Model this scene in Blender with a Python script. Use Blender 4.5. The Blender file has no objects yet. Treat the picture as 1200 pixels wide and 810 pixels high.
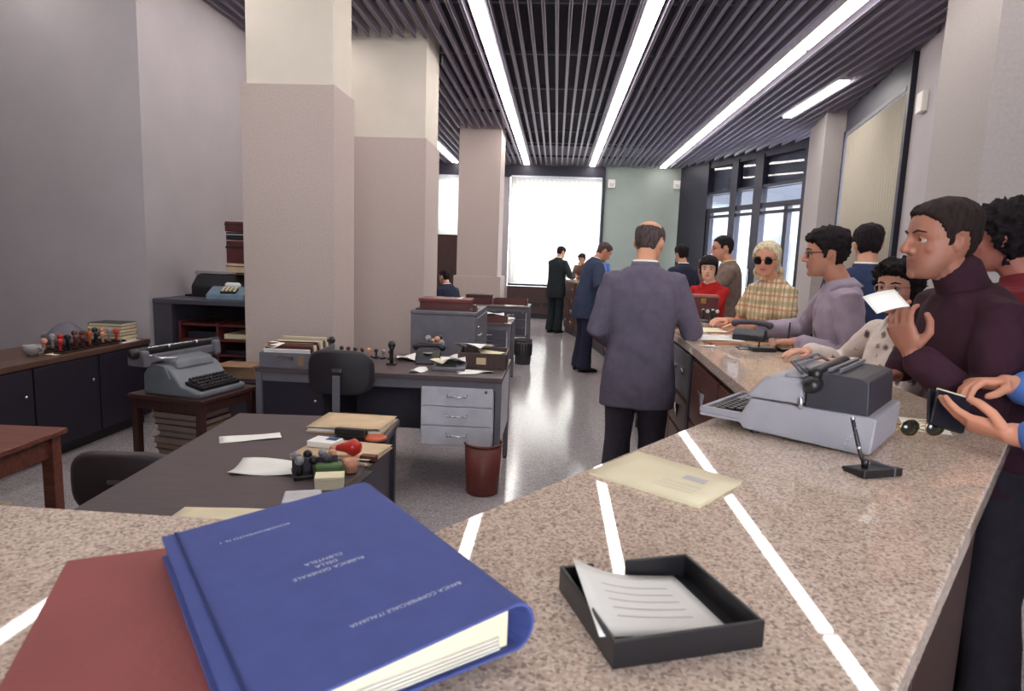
import bpy, bmesh, math, random
import numpy as np
from mathutils import Vector, Matrix, Euler, noise as mnoise

# ------------------------------------------------------------------ camera, light, exposure
scene = bpy.context.scene
col = scene.collection
PI = math.pi
cam_data = bpy.data.cameras.new('camera')
cam_data.sensor_fit = 'HORIZONTAL'
cam_data.sensor_width = 36.0
cam_data.lens = 22.5
cam_data.clip_start = 0.05
cam_data.clip_end = 300
cam_data.dof.use_dof = True
cam_data.dof.focus_distance = 4.0
cam_data.dof.aperture_fstop = 8.0
cam = bpy.data.objects.new('camera', cam_data)
col.objects.link(cam)
_ax = np.array([(652 - 600) / 750, -(303 - 405) / 750, -1.0]); _ax /= np.linalg.norm(_ax)
_t = 0.036
_az = np.array([_t, 1.0, -(_t * _ax[0] + _ax[1]) / _ax[2]]); _az /= np.linalg.norm(_az)
_axx = np.cross(_ax, _az)
_M = Matrix([list(_axx), list(_ax), list(_az)]).to_4x4()
_M.translation = Vector((0, 0, 1.52))
cam.matrix_world = _M
scene.camera = cam

world = bpy.data.worlds.new('overcast_sky')
scene.world = world
world.use_nodes = True
_bg = world.node_tree.nodes['Background']
_bg.inputs['Color'].default_value = (0.91, 0.96, 1.0, 1)
_bg.inputs['Strength'].default_value = 13.0
TUBE_STRENGTH = 16.5
scene.view_settings.view_transform = 'Standard'
scene.view_settings.look = 'None'
scene.view_settings.gamma = 1.0
scene.view_settings.use_curve_mapping = False
scene.view_settings.exposure = 0.0
rnd = random.Random(7)

# ------------------------------------------------------------------ materials
def lin(c):
    r = []
    for v in c:
        v = v / 255.0
        r.append(v / 12.92 if v <= 0.04045 else ((v + 0.055) / 1.055) ** 2.4)
    return tuple(r)
MATS = {}
def mat(name, rgb, rough=0.6, metal=0.0, var=0.12, scale=9.0, bump=0.0, bscale=120.0, spec=0.5, stretch=None):
    """procedural material: base colour varied by object-space noise, fine bump"""
    if name in MATS: return MATS[name]
    m = bpy.data.materials.new(name); m.use_nodes = True
    nt = m.node_tree; N = nt.nodes; L = nt.links
    b = N['Principled BSDF']
    b.inputs['Roughness'].default_value = rough
    b.inputs['Metallic'].default_value = metal
    b.inputs['Specular IOR Level'].default_value = spec
    c = lin(rgb)
    tc = N.new('ShaderNodeTexCoord')
    src = tc.outputs['Object']
    if stretch:
        mp = N.new('ShaderNodeMapping'); mp.inputs['Scale'].default_value = stretch
        L.new(src, mp.inputs['Vector']); src = mp.outputs['Vector']
    nz = N.new('ShaderNodeTexNoise'); nz.inputs['Scale'].default_value = scale; nz.inputs['Detail'].default_value = 5
    L.new(src, nz.inputs['Vector'])
    rp = N.new('ShaderNodeValToRGB')
    rp.color_ramp.elements[0].position = 0.3; rp.color_ramp.elements[1].position = 0.7
    rp.color_ramp.elements[0].color = (*[v * (1 - var) for v in c], 1)
    rp.color_ramp.elements[1].color = (*[min(1, v * (1 + var)) for v in c], 1)
    L.new(nz.outputs['Fac'], rp.inputs['Fac']); L.new(rp.outputs['Color'], b.inputs['Base Color'])
    if bump:
        n2 = N.new('ShaderNodeTexNoise'); n2.inputs['Scale'].default_value = bscale; n2.inputs['Detail'].default_value = 3
        L.new(src, n2.inputs['Vector'])
        bp = N.new('ShaderNodeBump'); bp.inputs['Strength'].default_value = bump; bp.inputs['Distance'].default_value = 0.004
        L.new(n2.outputs['Fac'], bp.inputs['Height']); L.new(bp.outputs['Normal'], b.inputs['Normal'])
    MATS[name] = m
    return m
def nodes_of(name):
    m = bpy.data.materials.new(name); m.use_nodes = True; MATS[name] = m
    return m, m.node_tree.nodes, m.node_tree.links, m.node_tree.nodes['Principled BSDF']
def speckle(name, stops, scale, rough, bump=0.0):
    """granite / terrazzo: random coloured grains from a voronoi field"""
    m, N, L, b = nodes_of(name)
    tc = N.new('ShaderNodeTexCoord')
    v = N.new('ShaderNodeTexVoronoi'); v.inputs['Scale'].default_value = scale
    L.new(tc.outputs['Object'], v.inputs['Vector'])
    sp = N.new('ShaderNodeSeparateColor'); L.new(v.outputs['Color'], sp.inputs['Color'])
    rp = N.new('ShaderNodeValToRGB'); rp.color_ramp.interpolation = 'CONSTANT'
    e = rp.color_ramp.elements
    e[0].position = 0; e[0].color = (*lin(stops[0][1]), 1)
    e[1].position = stops[1][0]; e[1].color = (*lin(stops[1][1]), 1)
    for p, c in stops[2:]:
        q = e.new(p); q.color = (*lin(c), 1)
    L.new(sp.outputs[0], rp.inputs['Fac'])
    nz = N.new('ShaderNodeTexNoise'); nz.inputs['Scale'].default_value = scale * .12; nz.inputs['Detail'].default_value = 4
    L.new(tc.outputs['Object'], nz.inputs['Vector'])
    mx = N.new('ShaderNodeMix'); mx.data_type = 'RGBA'; mx.blend_type = 'MULTIPLY'; mx.inputs[0].default_value = 0.22
    L.new(rp.outputs['Color'], mx.inputs[6])
    r2 = N.new('ShaderNodeValToRGB'); r2.color_ramp.elements[0].position = .3; r2.color_ramp.elements[1].position = .7
    r2.color_ramp.elements[0].color = (.55, .55, .55, 1)
    L.new(nz.outputs['Fac'], r2.inputs['Fac']); L.new(r2.outputs['Color'], mx.inputs[7])
    L.new(mx.outputs[2], b.inputs['Base Color'])
    b.inputs['Roughness'].default_value = rough
    return m
def emit(name, rgb, s):
    m, N, L, b = nodes_of(name)
    b.inputs['Base Color'].default_value = (.8, .8, .8, 1)
    b.inputs['Emission Color'].default_value = (*rgb, 1); b.inputs['Emission Strength'].default_value = s
    return m
def translucent(name, rgb, fac):
    m, N, L, b = nodes_of(name)
    c = lin(rgb)
    d = N.new('ShaderNodeBsdfDiffuse'); t = N.new('ShaderNodeBsdfTranslucent'); mx = N.new('ShaderNodeMixShader')
    tc = N.new('ShaderNodeTexCoord'); nz = N.new('ShaderNodeTexNoise'); nz.inputs['Scale'].default_value = 60
    rp = N.new('ShaderNodeValToRGB')
    rp.color_ramp.elements[0].color = (*[v * .92 for v in c], 1); rp.color_ramp.elements[1].color = (*c, 1)
    L.new(tc.outputs['Object'], nz.inputs['Vector']); L.new(nz.outputs['Fac'], rp.inputs['Fac'])
    L.new(rp.outputs['Color'], d.inputs['Color']); L.new(rp.outputs['Color'], t.inputs['Color'])
    mx.inputs[0].default_value = fac
    L.new(d.outputs[0], mx.inputs[1]); L.new(t.outputs[0], mx.inputs[2])
    L.new(mx.outputs[0], N['Material Output'].inputs['Surface'])
    return m
def glass(name, tint=(.93, .96, 1.0), refl=1.0):
    m, N, L, b = nodes_of(name)
    fr = N.new('ShaderNodeFresnel'); fr.inputs['IOR'].default_value = 1.5
    tr = N.new('ShaderNodeBsdfTransparent'); tr.inputs['Color'].default_value = (*tint, 1)
    gl = N.new('ShaderNodeBsdfGlossy'); gl.inputs['Roughness'].default_value = 0.02
    mx = N.new('ShaderNodeMixShader')
    ge = N.new('ShaderNodeNewGeometry'); iv = N.new('ShaderNodeMath'); iv.operation = 'SUBTRACT'; iv.inputs[0].default_value = 1.0; L.new(ge.outputs['Backfacing'], iv.inputs[1])
    ml = N.new('ShaderNodeMath'); ml.operation = 'MULTIPLY'; L.new(fr.outputs[0], ml.inputs[0]); L.new(iv.outputs[0], ml.inputs[1])
    L.new(ml.outputs[0], mx.inputs[0]); L.new(tr.outputs[0], mx.inputs[1]); L.new(gl.outputs[0], mx.inputs[2])
    L.new(mx.outputs[0], N['Material Output'].inputs['Surface'])
    return m
def vcol_mat(name, rough=0.5, bump=0.15, bscale=160):
    m, N, L, b = nodes_of(name)
    a = N.new('ShaderNodeVertexColor'); a.layer_name = 'tone'
    tc = N.new('ShaderNodeTexCoord'); nz = N.new('ShaderNodeTexNoise'); nz.inputs['Scale'].default_value = bscale
    L.new(tc.outputs['Object'], nz.inputs['Vector'])
    bp = N.new('ShaderNodeBump'); bp.inputs['Strength'].default_value = bump; bp.inputs['Distance'].default_value = 0.002
    L.new(nz.outputs['Fac'], bp.inputs['Height']); L.new(bp.outputs['Normal'], b.inputs['Normal'])
    L.new(a.outputs['Color'], b.inputs['Base Color']); b.inputs['Roughness'].default_value = rough
    return m

M_wall = mat('painted_wallpaper', (176, 168, 172), .85, var=.04, scale=3, bump=.25, bscale=220)
M_wall_green = mat('sage_green_wall', (156, 166, 158), .85, var=.05, scale=2, bump=.2, bscale=200)
M_col_up = mat('cream_plaster', (212, 202, 190), .85, var=.04, scale=3, bump=.2, bscale=200)
M_col_low = mat('taupe_textile_cladding', (188, 171, 165), .85, var=.06, scale=60, bump=.5, bscale=260)
M_void = mat('dark_ceiling_void', (38, 32, 46), .9)
M_slat = mat('grey_aluminium_slat', (168, 160, 178), .42, .2, var=.05, scale=4)
M_dark = mat('dark_bronze_frame', (44, 42, 56), .45, .3, var=.1)
M_housing = mat('white_lamp_housing', (200, 200, 196), .5)
M_tube = emit('lamp_diffuser', (1.0, .95, .90), TUBE_STRENGTH)
M_granite = speckle('pink_granite', [(0, (166, 143, 132)), (.1, (210, 184, 166)), (.42, (226, 204, 186)), (.66, (200, 175, 158)), (.8, (230, 213, 196)), (.94, (174, 152, 140))], 250, .025)
M_granite_edge = M_granite
M_terrazzo = speckle('grey_terrazzo', [(0, (156, 148, 152)), (.2, (178, 169, 172)), (.5, (190, 181, 184)), (.75, (170, 161, 166)), (.92, (142, 134, 140))], 130, .15)
M_wood = mat('walnut_veneer', (92, 50, 36), .45, var=.35, scale=4, stretch=(14, 14, 1.2))
M_wood_dark = mat('dark_walnut_veneer', (62, 36, 32), .45, var=.3, scale=4, stretch=(14, 14, 1.2))
M_laminate = mat('grey_brown_desk_laminate', (84, 70, 73), .42, var=.16, scale=5, stretch=(1.2, 16, 16))
M_steel_dk = mat('dark_grey_steel', (72, 68, 80), .5, .1)
M_steel_md = mat('mid_grey_steel', (104, 101, 110), .5, .05)
M_steel_lt = mat('light_grey_steel', (200, 198, 208), .5)
M_chrome = mat('chrome', (205, 205, 210), .2, .95, var=.03)
M_brass = mat('gold_metal', (196, 168, 104), .25, .9, var=.05)
M_black = mat('black_plastic', (26, 24, 28), .4)
M_black_soft = mat('black_vinyl', (34, 28, 34), .55, bump=.3)
M_paper = mat('white_paper', (240, 237, 232), .85, var=.03, bump=.1, bscale=40)
M_cream = mat('cream_paper', (232, 220, 188), .85, var=.04, bump=.1, bscale=40)
M_tan = mat('tan_card', (208, 180, 146), .85, var=.08, scale=14, bump=.2)
M_card = mat('brown_cardboard', (140, 108, 84), .85, var=.1, scale=14)
M_redbrown = mat('red_brown_board', (88, 36, 37), .5, var=.15, scale=14)
M_ink = mat('blue_ink_print', (60, 70, 130), .8)
M_grey_ink = mat('grey_ink_print', (204, 199, 198), .8)

# ------------------------------------------------------------------ mesh building
class MB:
    def __init__(s): s.v = []; s.f = []
    def add(s, V, F):
        o = len(s.v); s.v += [tuple(map(float, p)) for p in V]; s.f += [tuple(i + o for i in f) for f in F]; return s
    def xf(s, M):
        s.v = [tuple(M @ Vector(p)) for p in s.v]; return s
    def box(s, c, d, rz=0.0, rx=0.0, ry=0.0):
        x, y, z = d[0] / 2, d[1] / 2, d[2] / 2
        V = [(-x, -y, -z), (x, -y, -z), (x, y, -z), (-x, y, -z), (-x, -y, z), (x, -y, z), (x, y, z), (-x, y, z)]
        if rz or rx or ry:
            R = Euler((rx, ry, rz)).to_matrix(); V = [tuple(R @ Vector(p)) for p in V]
        V = [(p[0] + c[0], p[1] + c[1], p[2] + c[2]) for p in V]
        return s.add(V, [(0, 3, 2, 1), (4, 5, 6, 7), (0, 1, 5, 4), (1, 2, 6, 5), (2, 3, 7, 6), (3, 0, 4, 7)])
    def bb(s, x0, x1, y0, y1, z0, z1):
        return s.box(((x0 + x1) / 2, (y0 + y1) / 2, (z0 + z1) / 2), (x1 - x0, y1 - y0, z1 - z0))
    def prism(s, poly, z0, z1):
        n = len(poly)
        V = [(p[0], p[1], z0) for p in poly] + [(p[0], p[1], z1) for p in poly]
        return s.add(V, [tuple(reversed(range(n))), tuple(range(n, 2 * n))] + [(i, (i + 1) % n, n + (i + 1) % n, n + i) for i in range(n)])
    def side(s, prof, x0, x1):
        """extrude a (y,z) profile along x"""
        n = len(prof)
        V = [(x0, p[0], p[1]) for p in prof] + [(x1, p[0], p[1]) for p in prof]
        return s.add(V, [tuple(reversed(range(n))), tuple(range(n, 2 * n))] + [(i, (i + 1) % n, n + (i + 1) % n, n + i) for i in range(n)])
    def loft(s, rings):
        n = len(rings[0]); V = []; F = []
        for r in rings: V += list(r)
        for k in range(len(rings) - 1):
            a = k * n; b = a + n
            for i in range(n):
                j = (i + 1) % n; F.append((a + i, a + j, b + j, b + i))
        c0 = np.mean(np.array(rings[0]), axis=0); c1 = np.mean(np.array(rings[-1]), axis=0)
        V += [tuple(c0), tuple(c1)]; i0 = len(V) - 2; i1 = i0 + 1; e = (len(rings) - 1) * n
        for i in range(n):
            j = (i + 1) % n; F.append((i0, j, i)); F.append((i1, e + i, e + j))
        return s.add(V, F)
    def tube(s, pts, rad, n=10, flat=1.0, ref=None, cap=True):
        P = [Vector(p) for p in pts]
        if not hasattr(rad, '__len__'): rad = [rad] * len(P)
        T = []
        for i in range(len(P)):
            a = P[max(0, i - 1)]; b = P[min(len(P) - 1, i + 1)]; T.append((b - a).normalized())
        u = Vector(ref) if ref else (Vector((0, 0, 1)) if abs(T[0].z) < .9 else Vector((1, 0, 0)))
        rings = []
        seq = []
        if cap: seq.append((P[0] - T[0] * rad[0] * .6, T[0], rad[0] * .55))
        for i in range(len(P)): seq.append((P[i], T[i], rad[i]))
        if cap: seq.append((P[-1] + T[-1] * rad[-1] * .6, T[-1], rad[-1] * .55))
        for p, t, r in seq:
            u = (u - t * u.dot(t)).normalized(); w = t.cross(u)
            rings.append([tuple(p + u * (r * flat * math.cos(2 * PI * k / n)) + w * (r * math.sin(2 * PI * k / n))) for k in range(n)])
        return s.loft(rings)
    def lathe(s, prof, n=20, c=(0, 0, 0)):
        rings = [[(c[0] + r * math.cos(2 * PI * k / n), c[1] + r * math.sin(2 * PI * k / n), c[2] + z) for k in range(n)] for r, z in prof]
        return s.loft(rings)
    def ball(s, c, r, n=14, m=8):
        if not hasattr(r, '__len__'): r = (r, r, r)
        rings = []
        for j in range(1, m):
            a = -PI / 2 + PI * j / m
            rings.append([(c[0] + r[0] * math.cos(a) * math.cos(2 * PI * k / n), c[1] + r[1] * math.cos(a) * math.sin(2 * PI * k / n), c[2] + r[2] * math.sin(a)) for k in range(n)])
        V0 = len(s.v); s.loft(rings)
        s.v[-2] = (c[0], c[1], c[2] - r[2]); s.v[-1] = (c[0], c[1], c[2] + r[2])
        return s
    def sheet(s, nx, ny, fn, th=0.0006):
        """thin two-sided sheet from fn(u,v)->point"""
        top = [[Vector(fn(i / nx, j / ny)) for i in range(nx + 1)] for j in range(ny + 1)]
        V = [tuple(p) for r in top for p in r] + [tuple(p - Vector((0, 0, th))) for r in top for p in r]
        w = nx + 1; n = w * (ny + 1); F = []
        for j in range(ny):
            for i in range(nx):
                a = j * w + i; F.append((a, a + 1, a + w + 1, a + w)); F.append((n + a, n + a + w, n + a + w + 1, n + a + 1))
        edge = [i for i in range(w)] + [j * w + nx for j in range(1, ny + 1)] + [ny * w + i for i in range(nx - 1, -1, -1)] + [j * w for j in range(ny - 1, 0, -1)]
        for a, b in zip(edge, edge[1:] + edge[:1]): F.append((a, n + a, n + b, b))
        return s.add(V, F)
    def mesh(s, name):
        me = bpy.data.meshes.new(name); me.from_pydata(s.v, [], s.f); me.update(); return me

def part(name, mb, m, parent=None, smooth=False, bevel=0.0, label=None, seg=2, stuff=False):
    me = mb.mesh(name) if isinstance(mb, MB) else mb
    if isinstance(mb, MB):
        bm = bmesh.new(); bm.from_mesh(me)
        bmesh.ops.recalc_face_normals(bm, faces=bm.faces)
        if bevel:
            ed = [e for e in bm.edges if len(e.link_faces) == 2 and e.calc_face_angle(0) > .5]
            bmesh.ops.bevel(bm, geom=ed, offset=bevel, segments=seg, affect='EDGES', profile=.5, clamp_overlap=True)
        bm.to_mesh(me); bm.free()
    if smooth:
        me.polygons.foreach_set('use_smooth', [True] * len(me.polygons))
    if m: me.materials.append(m)
    o = bpy.data.objects.new(name, me); col.objects.link(o)
    if parent: o.parent = parent
    if label: o['label'] = label
    if stuff: o['kind'] = 'stuff'
    return o
def tag(o, label, cat, group=None):
    o['label'] = label; o['category'] = cat
    if group: o['group'] = group
    return o
def thing(name, label, cat, loc=(0, 0, 0), rz=0.0, group=None):
    o = bpy.data.objects.new(name, None); col.objects.link(o); o.empty_display_size = .1
    o.location = loc; o.rotation_euler = (0, 0, rz)
    return tag(o, label, cat, group)
def struct(name, mb, m, parent=None, smooth=False, bevel=0):
    o = part(name, mb, m, parent, smooth, bevel)
    if not parent: o['kind'] = 'structure'
    return o
def copy_tree(o, parent=None):
    c = o.copy(); col.objects.link(c)
    if parent: c.parent = parent
    for ch in list(o.children): copy_tree(ch, c)
    return c
def dup(o, loc, rz, label, group=None):
    c = copy_tree(o); c.location = loc; c.rotation_euler = (0, 0, rz); c['label'] = label
    if group: c['group'] = group
    return c
def text_part(name, body, size, m, parent, loc, rot, align='CENTER', thick=0.0):
    cu = bpy.data.curves.new(name, 'FONT'); cu.body = body; cu.size = size; cu.align_x = align; cu.align_y = 'CENTER'; cu.extrude = thick
    t = bpy.data.objects.new(name, cu); col.objects.link(t)
    bpy.context.view_layer.update()
    me = bpy.data.meshes.new_from_object(t.evaluated_get(bpy.context.evaluated_depsgraph_get()))
    bpy.data.objects.remove(t)
    me.name = name; me.materials.clear(); me.materials.append(m)
    o = bpy.data.objects.new(name, me); col.objects.link(o); o.parent = parent
    o.location = loc; o.rotation_euler = rot
    return o

# ------------------------------------------------------------------ room shell
HC = 3.8
def wx(y): return 3.69 + .185 * (y - 7.37)          # right wall line
floor_poly = [(-7.2, -5.2), (-1.2, -5.2), (-1.2, -2.5), (wx(-2.5), -2.5), (wx(11.4), 11.4), (4.46, 12.3), (3.05, 16.5), (-3.6, 16.5), (-7.2, 16.5)]
struct('floor', MB().prism(floor_poly, -.1, 0), M_terrazzo)
ceil = struct('ceiling', MB().bb(-7.4, 5.2, -5.4, 16.7, 4.35, 4.45), M_void)
ROWS = [-4.25, -2.6, -.83, .78, 2.48]
def ymax(x): return 16.35 if x < 3.0 else 12.3 + (4.45 - x) / 1.4 * 3.9 - .12
def ymin(x): return -5.0 if x < -1.35 else -2.35 if x < 1.93 else (x - 3.69) / .185 + 7.37 + .12
slat_n = 0
x = -6.9
while x < 4.42:
    y0, y1 = ymin(x), ymax(x)
    if x < -3.5: y1 = 5.15
    near_row = any(abs(x - r) < .088 for r in ROWS)
    spans = [(y0, y1)]
    if abs(x - 3.43) < .1: spans = [(y0, 8.4), (10.55, y1)]
    if near_row: spans = [(y0, 1.25)] if (x > -3.5) else [(y0, 1.25)]
    # columns pierce the slat field
    for cx0, cx1, cy0, cy1 in ((-2.55, -1.66, 4.95, 5.55), (-2.75, -1.42, 7.12, 8.05), (-1.9, -1.03, 11.95, 12.95)):
        if cx0 - .02 < x < cx1 + .02:
            ns = []
            for a, b in spans:
                if a < cy0 < b: ns.append((a, cy0))
                if a < cy1 < b: ns.append((cy1, b))
                if not (a < cy0 < b) and not (a < cy1 < b): ns.append((a, b))
            spans = ns
    for a, b in spans:
        if b - a < .15: continue
        mb = MB().bb(x - .007, x + .007, a, b, HC, HC + .10).bb(x - .017, x + .017, a, b, HC, HC + .012)
        part('slat', mb, M_slat, ceil); slat_n += 1
    x += .126
for yb in np.arange(-1.3, 16.3, 1.55):
    part('ceiling_rail', MB().bb(-7.0 if yb < 5 else -3.4, min(wx(yb), 4.4) if yb < 12 else 2.9, yb - .02, yb + .02, HC + .11, HC + .15), M_steel_dk, ceil)
struct('wall_left', MB().bb(-3.68, -3.43, 5.45, 16.5, 0, 4.35), M_wall)
struct('wall_left_end', MB().bb(-7.2, -3.43, 5.2, 5.45, 0, 4.35), M_wall)
struct('wall_left_outer', MB().bb(-7.4, -7.2, -5.2, 5.45, 0, 4.35), M_wall)
struct('wall_near', MB().bb(-1.3, -.5, -2.6, -2.4, 0, 4.35).bb(1.9, 2.3, -2.6, -2.4, 0, 4.35).bb(-.5, 1.9, -2.6, -2.4, 0, .5).bb(-.5, 1.9, -2.6, -2.4, 3.4, 4.35), M_wall)
struct('wall_near_blocker', MB().bb(-1.3, -1.1, -2.4, .28, 0, 4.35), M_wall)  # unseen wall added to keep window daylight off the left recess
struct('wall_near_recess', MB().bb(-7.4, -1.1, -5.4, -5.2, 0, 4.35).bb(-1.3, -1.1, -5.2, -2.6, 0, 4.35), M_wall)
w = struct('window_3', MB().bb(-.5, -.44, -2.58, -2.5, .5, 3.4).bb(1.84, 1.9, -2.58, -2.5, .5, 3.4).bb(.66, .74, -2.58, -2.5, .5, 3.4).bb(-.5, 1.9, -2.58, -2.5, .5, .56).bb(-.5, 1.9, -2.58, -2.5, 3.34, 3.4), M_dark)
# right wall, along its own skewed line; window opening between y=7.4 and y=9.95
def rwall(y0, y1, z0, z1, t=.25, off=0.0):
    return [(wx(y0) + off, y0), (wx(y0) + t + off, y0), (wx(y1) + t + off, y1), (wx(y1) + off, y1)], z0, z1
wr = MB()
for a in ((-2.6, 7.36, 0, 4.35), (9.98, 11.45, 0, 4.35), (7.36, 9.98, 0, .45), (7.36, 9.98, 3.52, 4.35)): wr.prism(*rwall(*a))
struct('wall_right', wr, M_wall)
# far wall
struct('wall_far', MB().bb(1.12, 3.2, 16.4, 16.62, 0, 4.35), M_wall_green)
struct('wall_far_left', MB().bb(-3.5, 1.12, 16.4, 16.62, 0, .78).bb(-2.4, -1.25, 16.4, 16.62, .78, 3.55).bb(-3.5, -2.4, 16.4, 16.62, .78, 2.0).bb(-3.5, 1.12, 16.4, 16.62, 3.55, 4.35).bb(-3.5, -3.15, 16.4, 16.62, 2.0, 3.55), M_wall)
struct('trim_1', MB().bb(-3.42, 1.12, 16.33, 16.4, 3.5, 3.79), M_dark)                 # dark valance over the far blinds
struct('trim_2', MB().bb(-3.42, -1.95, 16.34, 16.4, 0, 2.0), M_wood_dark)              # brown panelling below the small blind
struct('trim_3', MB().bb(1.06, 1.13, 16.33, 16.4, .3, 3.5), M_dark)
struct('baseboard_far', MB().bb(1.13, 3.0, 16.37, 16.4, 0, .1), M_dark)
struct('trim_4', MB().prism(*rwall(7.30, 9.98, 3.46, 3.79, .05, -.05)), M_dark)
struct('trim_5', MB().prism(*rwall(7.27, 7.36, .3, 3.79, .06, -.06)).prism(*rwall(9.96, 10.02, .3, 3.5, .06, -.06)).prism(*rwall(7.36, 9.98, .36, .45, .12, -.1)), M_dark)
M_blind = translucent('white_blind_cloth', (246, 244, 238), .8)
M_blind_cream = translucent('cream_blind_cloth', (178, 170, 156), .09)
def blind(name, label, n, pt, z0, z1, w, m, ang, rail):
    t = thing(name, label, 'blind', (pt(0)[0], pt(0)[1], z1))
    base = Vector((pt(0)[0], pt(0)[1], z1))
    me = None
    for i in range(n):
        p = Vector((*pt((i + .5) / n), z1)) - base
        if me is None:
            # gently cupped vane
            prof = [(-w / 2, 0), (-w / 4, .006), (0, .008), (w / 4, .006), (w / 2, 0)]
            V = [(a, b, z) for z in (0, -(z1 - z0)) for a, b in prof]; V += [(a, b + .0012, z) for z in (0, -(z1 - z0)) for a, b in prof]
            F = [(k, k + 1, k + 6, k + 5) for k in range(4)] + [(10 + k, 15 + k, 16 + k, 11 + k) for k in range(4)] + [(0, 5, 15, 10), (4, 14, 19, 9)]
            F += [(k, 10 + k, 11 + k, k + 1) for k in range(4)] + [(5 + k, 6 + k, 16 + k, 15 + k) for k in range(4)]
            o = part('vane', MB().add(V, F), m, t, smooth=True); me = o.data
        else:
            o = bpy.data.objects.new('vane', me); col.objects.link(o); o.parent = t
        o.location = p; o.rotation_euler = (0, 0, ang)
    a, b = Vector((*pt(0), 0)), Vector((*pt(1), 0)); d = (b - a)
    part('head_rail', MB().box((d.x / 2, d.y / 2, .03), (d.length, .05, .05), rz=math.atan2(d.y, d.x)), rail, t)
    return t
blind('vertical_blind', 'tall white vertical blind glowing with daylight on the far wall', 20, lambda u: (-1.2 + 2.24 * u, 16.27), .86, 3.47, .125, M_blind, .12, M_steel_lt)
blind('vertical_blind', 'small vertical blind with half-open vanes beyond the pillars, above brown panelling', 9, lambda u: (-3.1 + .75 * u, 16.27), 2.02, 3.44, .085, M_blind, .35, M_steel_lt)
blind('vertical_blind', 'broad cream vertical blind covering the right-hand window', 25, lambda u: (wx(7.40 + 2.52 * u) - .03, 7.40 + 2.52 * u), .5, 3.42, .118, M_blind_cream, 1.387, M_steel_md)
for nm, pr in (('window_1', (-1.22, 1.08, 16.42, 16.55, .8, 3.52)), ('window_2', (-3.14, -2.4, 16.42, 16.55, 2.0, 3.52))):
    x0, x1, y0, y1, z0, z1 = pr
    w = struct(nm, MB().bb(x0, x0 + .05, y0, y1, z0, z1).bb(x1 - .05, x1, y0, y1, z0, z1).bb(x0, x1, y0, y1, z0, z0 + .05).bb(x0, x1, y0, y1, z1 - .05, z1), M_dark)
M_glass = glass('window_glass')
# shopfront on the chamfered corner
SA = Vector((4.45, 12.3, 0)); SB = Vector((3.05, 16.2, 0)); SD = (SB - SA).normalized(); SN = Vector((SD.y, -SD.x, 0)); SL = (SB - SA).length
sang = math.atan2(SD.y, SD.x)
door = thing('shopfront', 'dark-framed glazed entrance front on the cut-off corner behind the customers', 'entrance', tuple(SA), sang)
def sbar(nm, s0, s1, z0, z1, d=.1): return part(nm, MB().bb(s0, s1, -d / 2, d / 2, z0, z1), M_dark, door)
sbar('corner_panel', 3.04, SL + .1, 0, 3.8, .16); sbar('corner_panel', -.12, 0, 0, 3.8)
sbar('mullion', 1.12, 1.38, .0, 3.72, .14); sbar('mullion', 1.95, 2.17, .0, 3.72, .14); sbar('door_stile', .32, .43, 0, 2.68)
sbar('transom', 0, 3.04, 2.66, 2.76); sbar('transom', 0, 3.04, 2.54, 2.6); sbar('header', 0, 3.04, 3.66, 3.8)
sbar('bottom_rail', 0, 3.04, 0, .76, .06); sbar('door_stile', 2.9, 3.04, 0, 2.7)
sbar('soffit_rail', 0, 3.04, 3.06, 3.12)
for s0, s1 in ((0, .32), (.43, 1.12), (1.38, 1.95), (2.17, 2.9)):
    part('pane', MB().bb(s0, s1, -.006, .006, .76, 2.56), M_glass, door)
for s0, s1 in ((0, 1.12), (1.38, 1.95), (2.17, 2.95)):
    part('pane', MB().bb(s0, s1, -.006, .006, 2.72, 3.06), M_glass, door)
    part('pane', MB().bb(s0, s1, -.006, .006, 3.12, 3.68), M_glass, door)
    
part('door_handle', MB().box((1.3, .09, 1.25), (.03, .03, .4)), M_chrome, door)
part('outer_canopy', MB().bb(-.2, 4.3, -2.6, -.08, 3.05, 3.9), M_dark, door)
# street outside
M_stone = mat('pale_street_stone', (134, 134, 134), .9, var=.1, scale=.6)
M_stone2 = mat('grey_street_stone', (96, 98, 104), .9, var=.1, scale=.6)
struct('street', MB().bb(-30, 45, 16.8, 60, -.2, -.12).bb(6.0, 45, -12, 16.8, -.2, -.12), mat('pale_pavement', (128, 130, 136), .9, var=.08, scale=.4))
fb = thing('street_building', 'pale stone building with arched openings across the street', 'building', (12, 36, -.12), -.33)
part('wall', MB().bb(-11, 11, 0, 1, 0, 11), M_stone, fb)
for i, xx in enumerate((-9, -6, -3, 0, 3, 6, 9)):
    pts = [(xx - .6, 0)] + [(xx - .6 * math.cos(a), 2.7 + .6 * math.sin(a)) for a in np.linspace(0, PI, 13)] + [(xx + .6, 0)]
    mb = MB(); n = len(pts)
    mb.add([(p[0], -.06, p[1]) for p in pts] + [(p[0], .1, p[1]) for p in pts], [tuple(range(n)), tuple(reversed(range(n, 2 * n)))] + [(i2, n + i2, n + (i2 + 1) % n, (i2 + 1) % n) for i2 in range(n)])
    part('arched_window', mb, M_stone2, fb)
    part('pilaster', MB().bb(xx + 1.3, xx + 1.7, -.22, 0, 0, 5.0), M_stone, fb)
    part('window', MB().bb(xx - .6, xx + .6, -.05, .1, 6.2, 8.4), M_stone2, fb)
part('cornice', MB().bb(-11, 11, -.4, 0, 5.0, 5.4), M_stone, fb); part('plinth', MB().bb(-11, 11, -.15, 0, 0, .7), M_stone2, fb)

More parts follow.
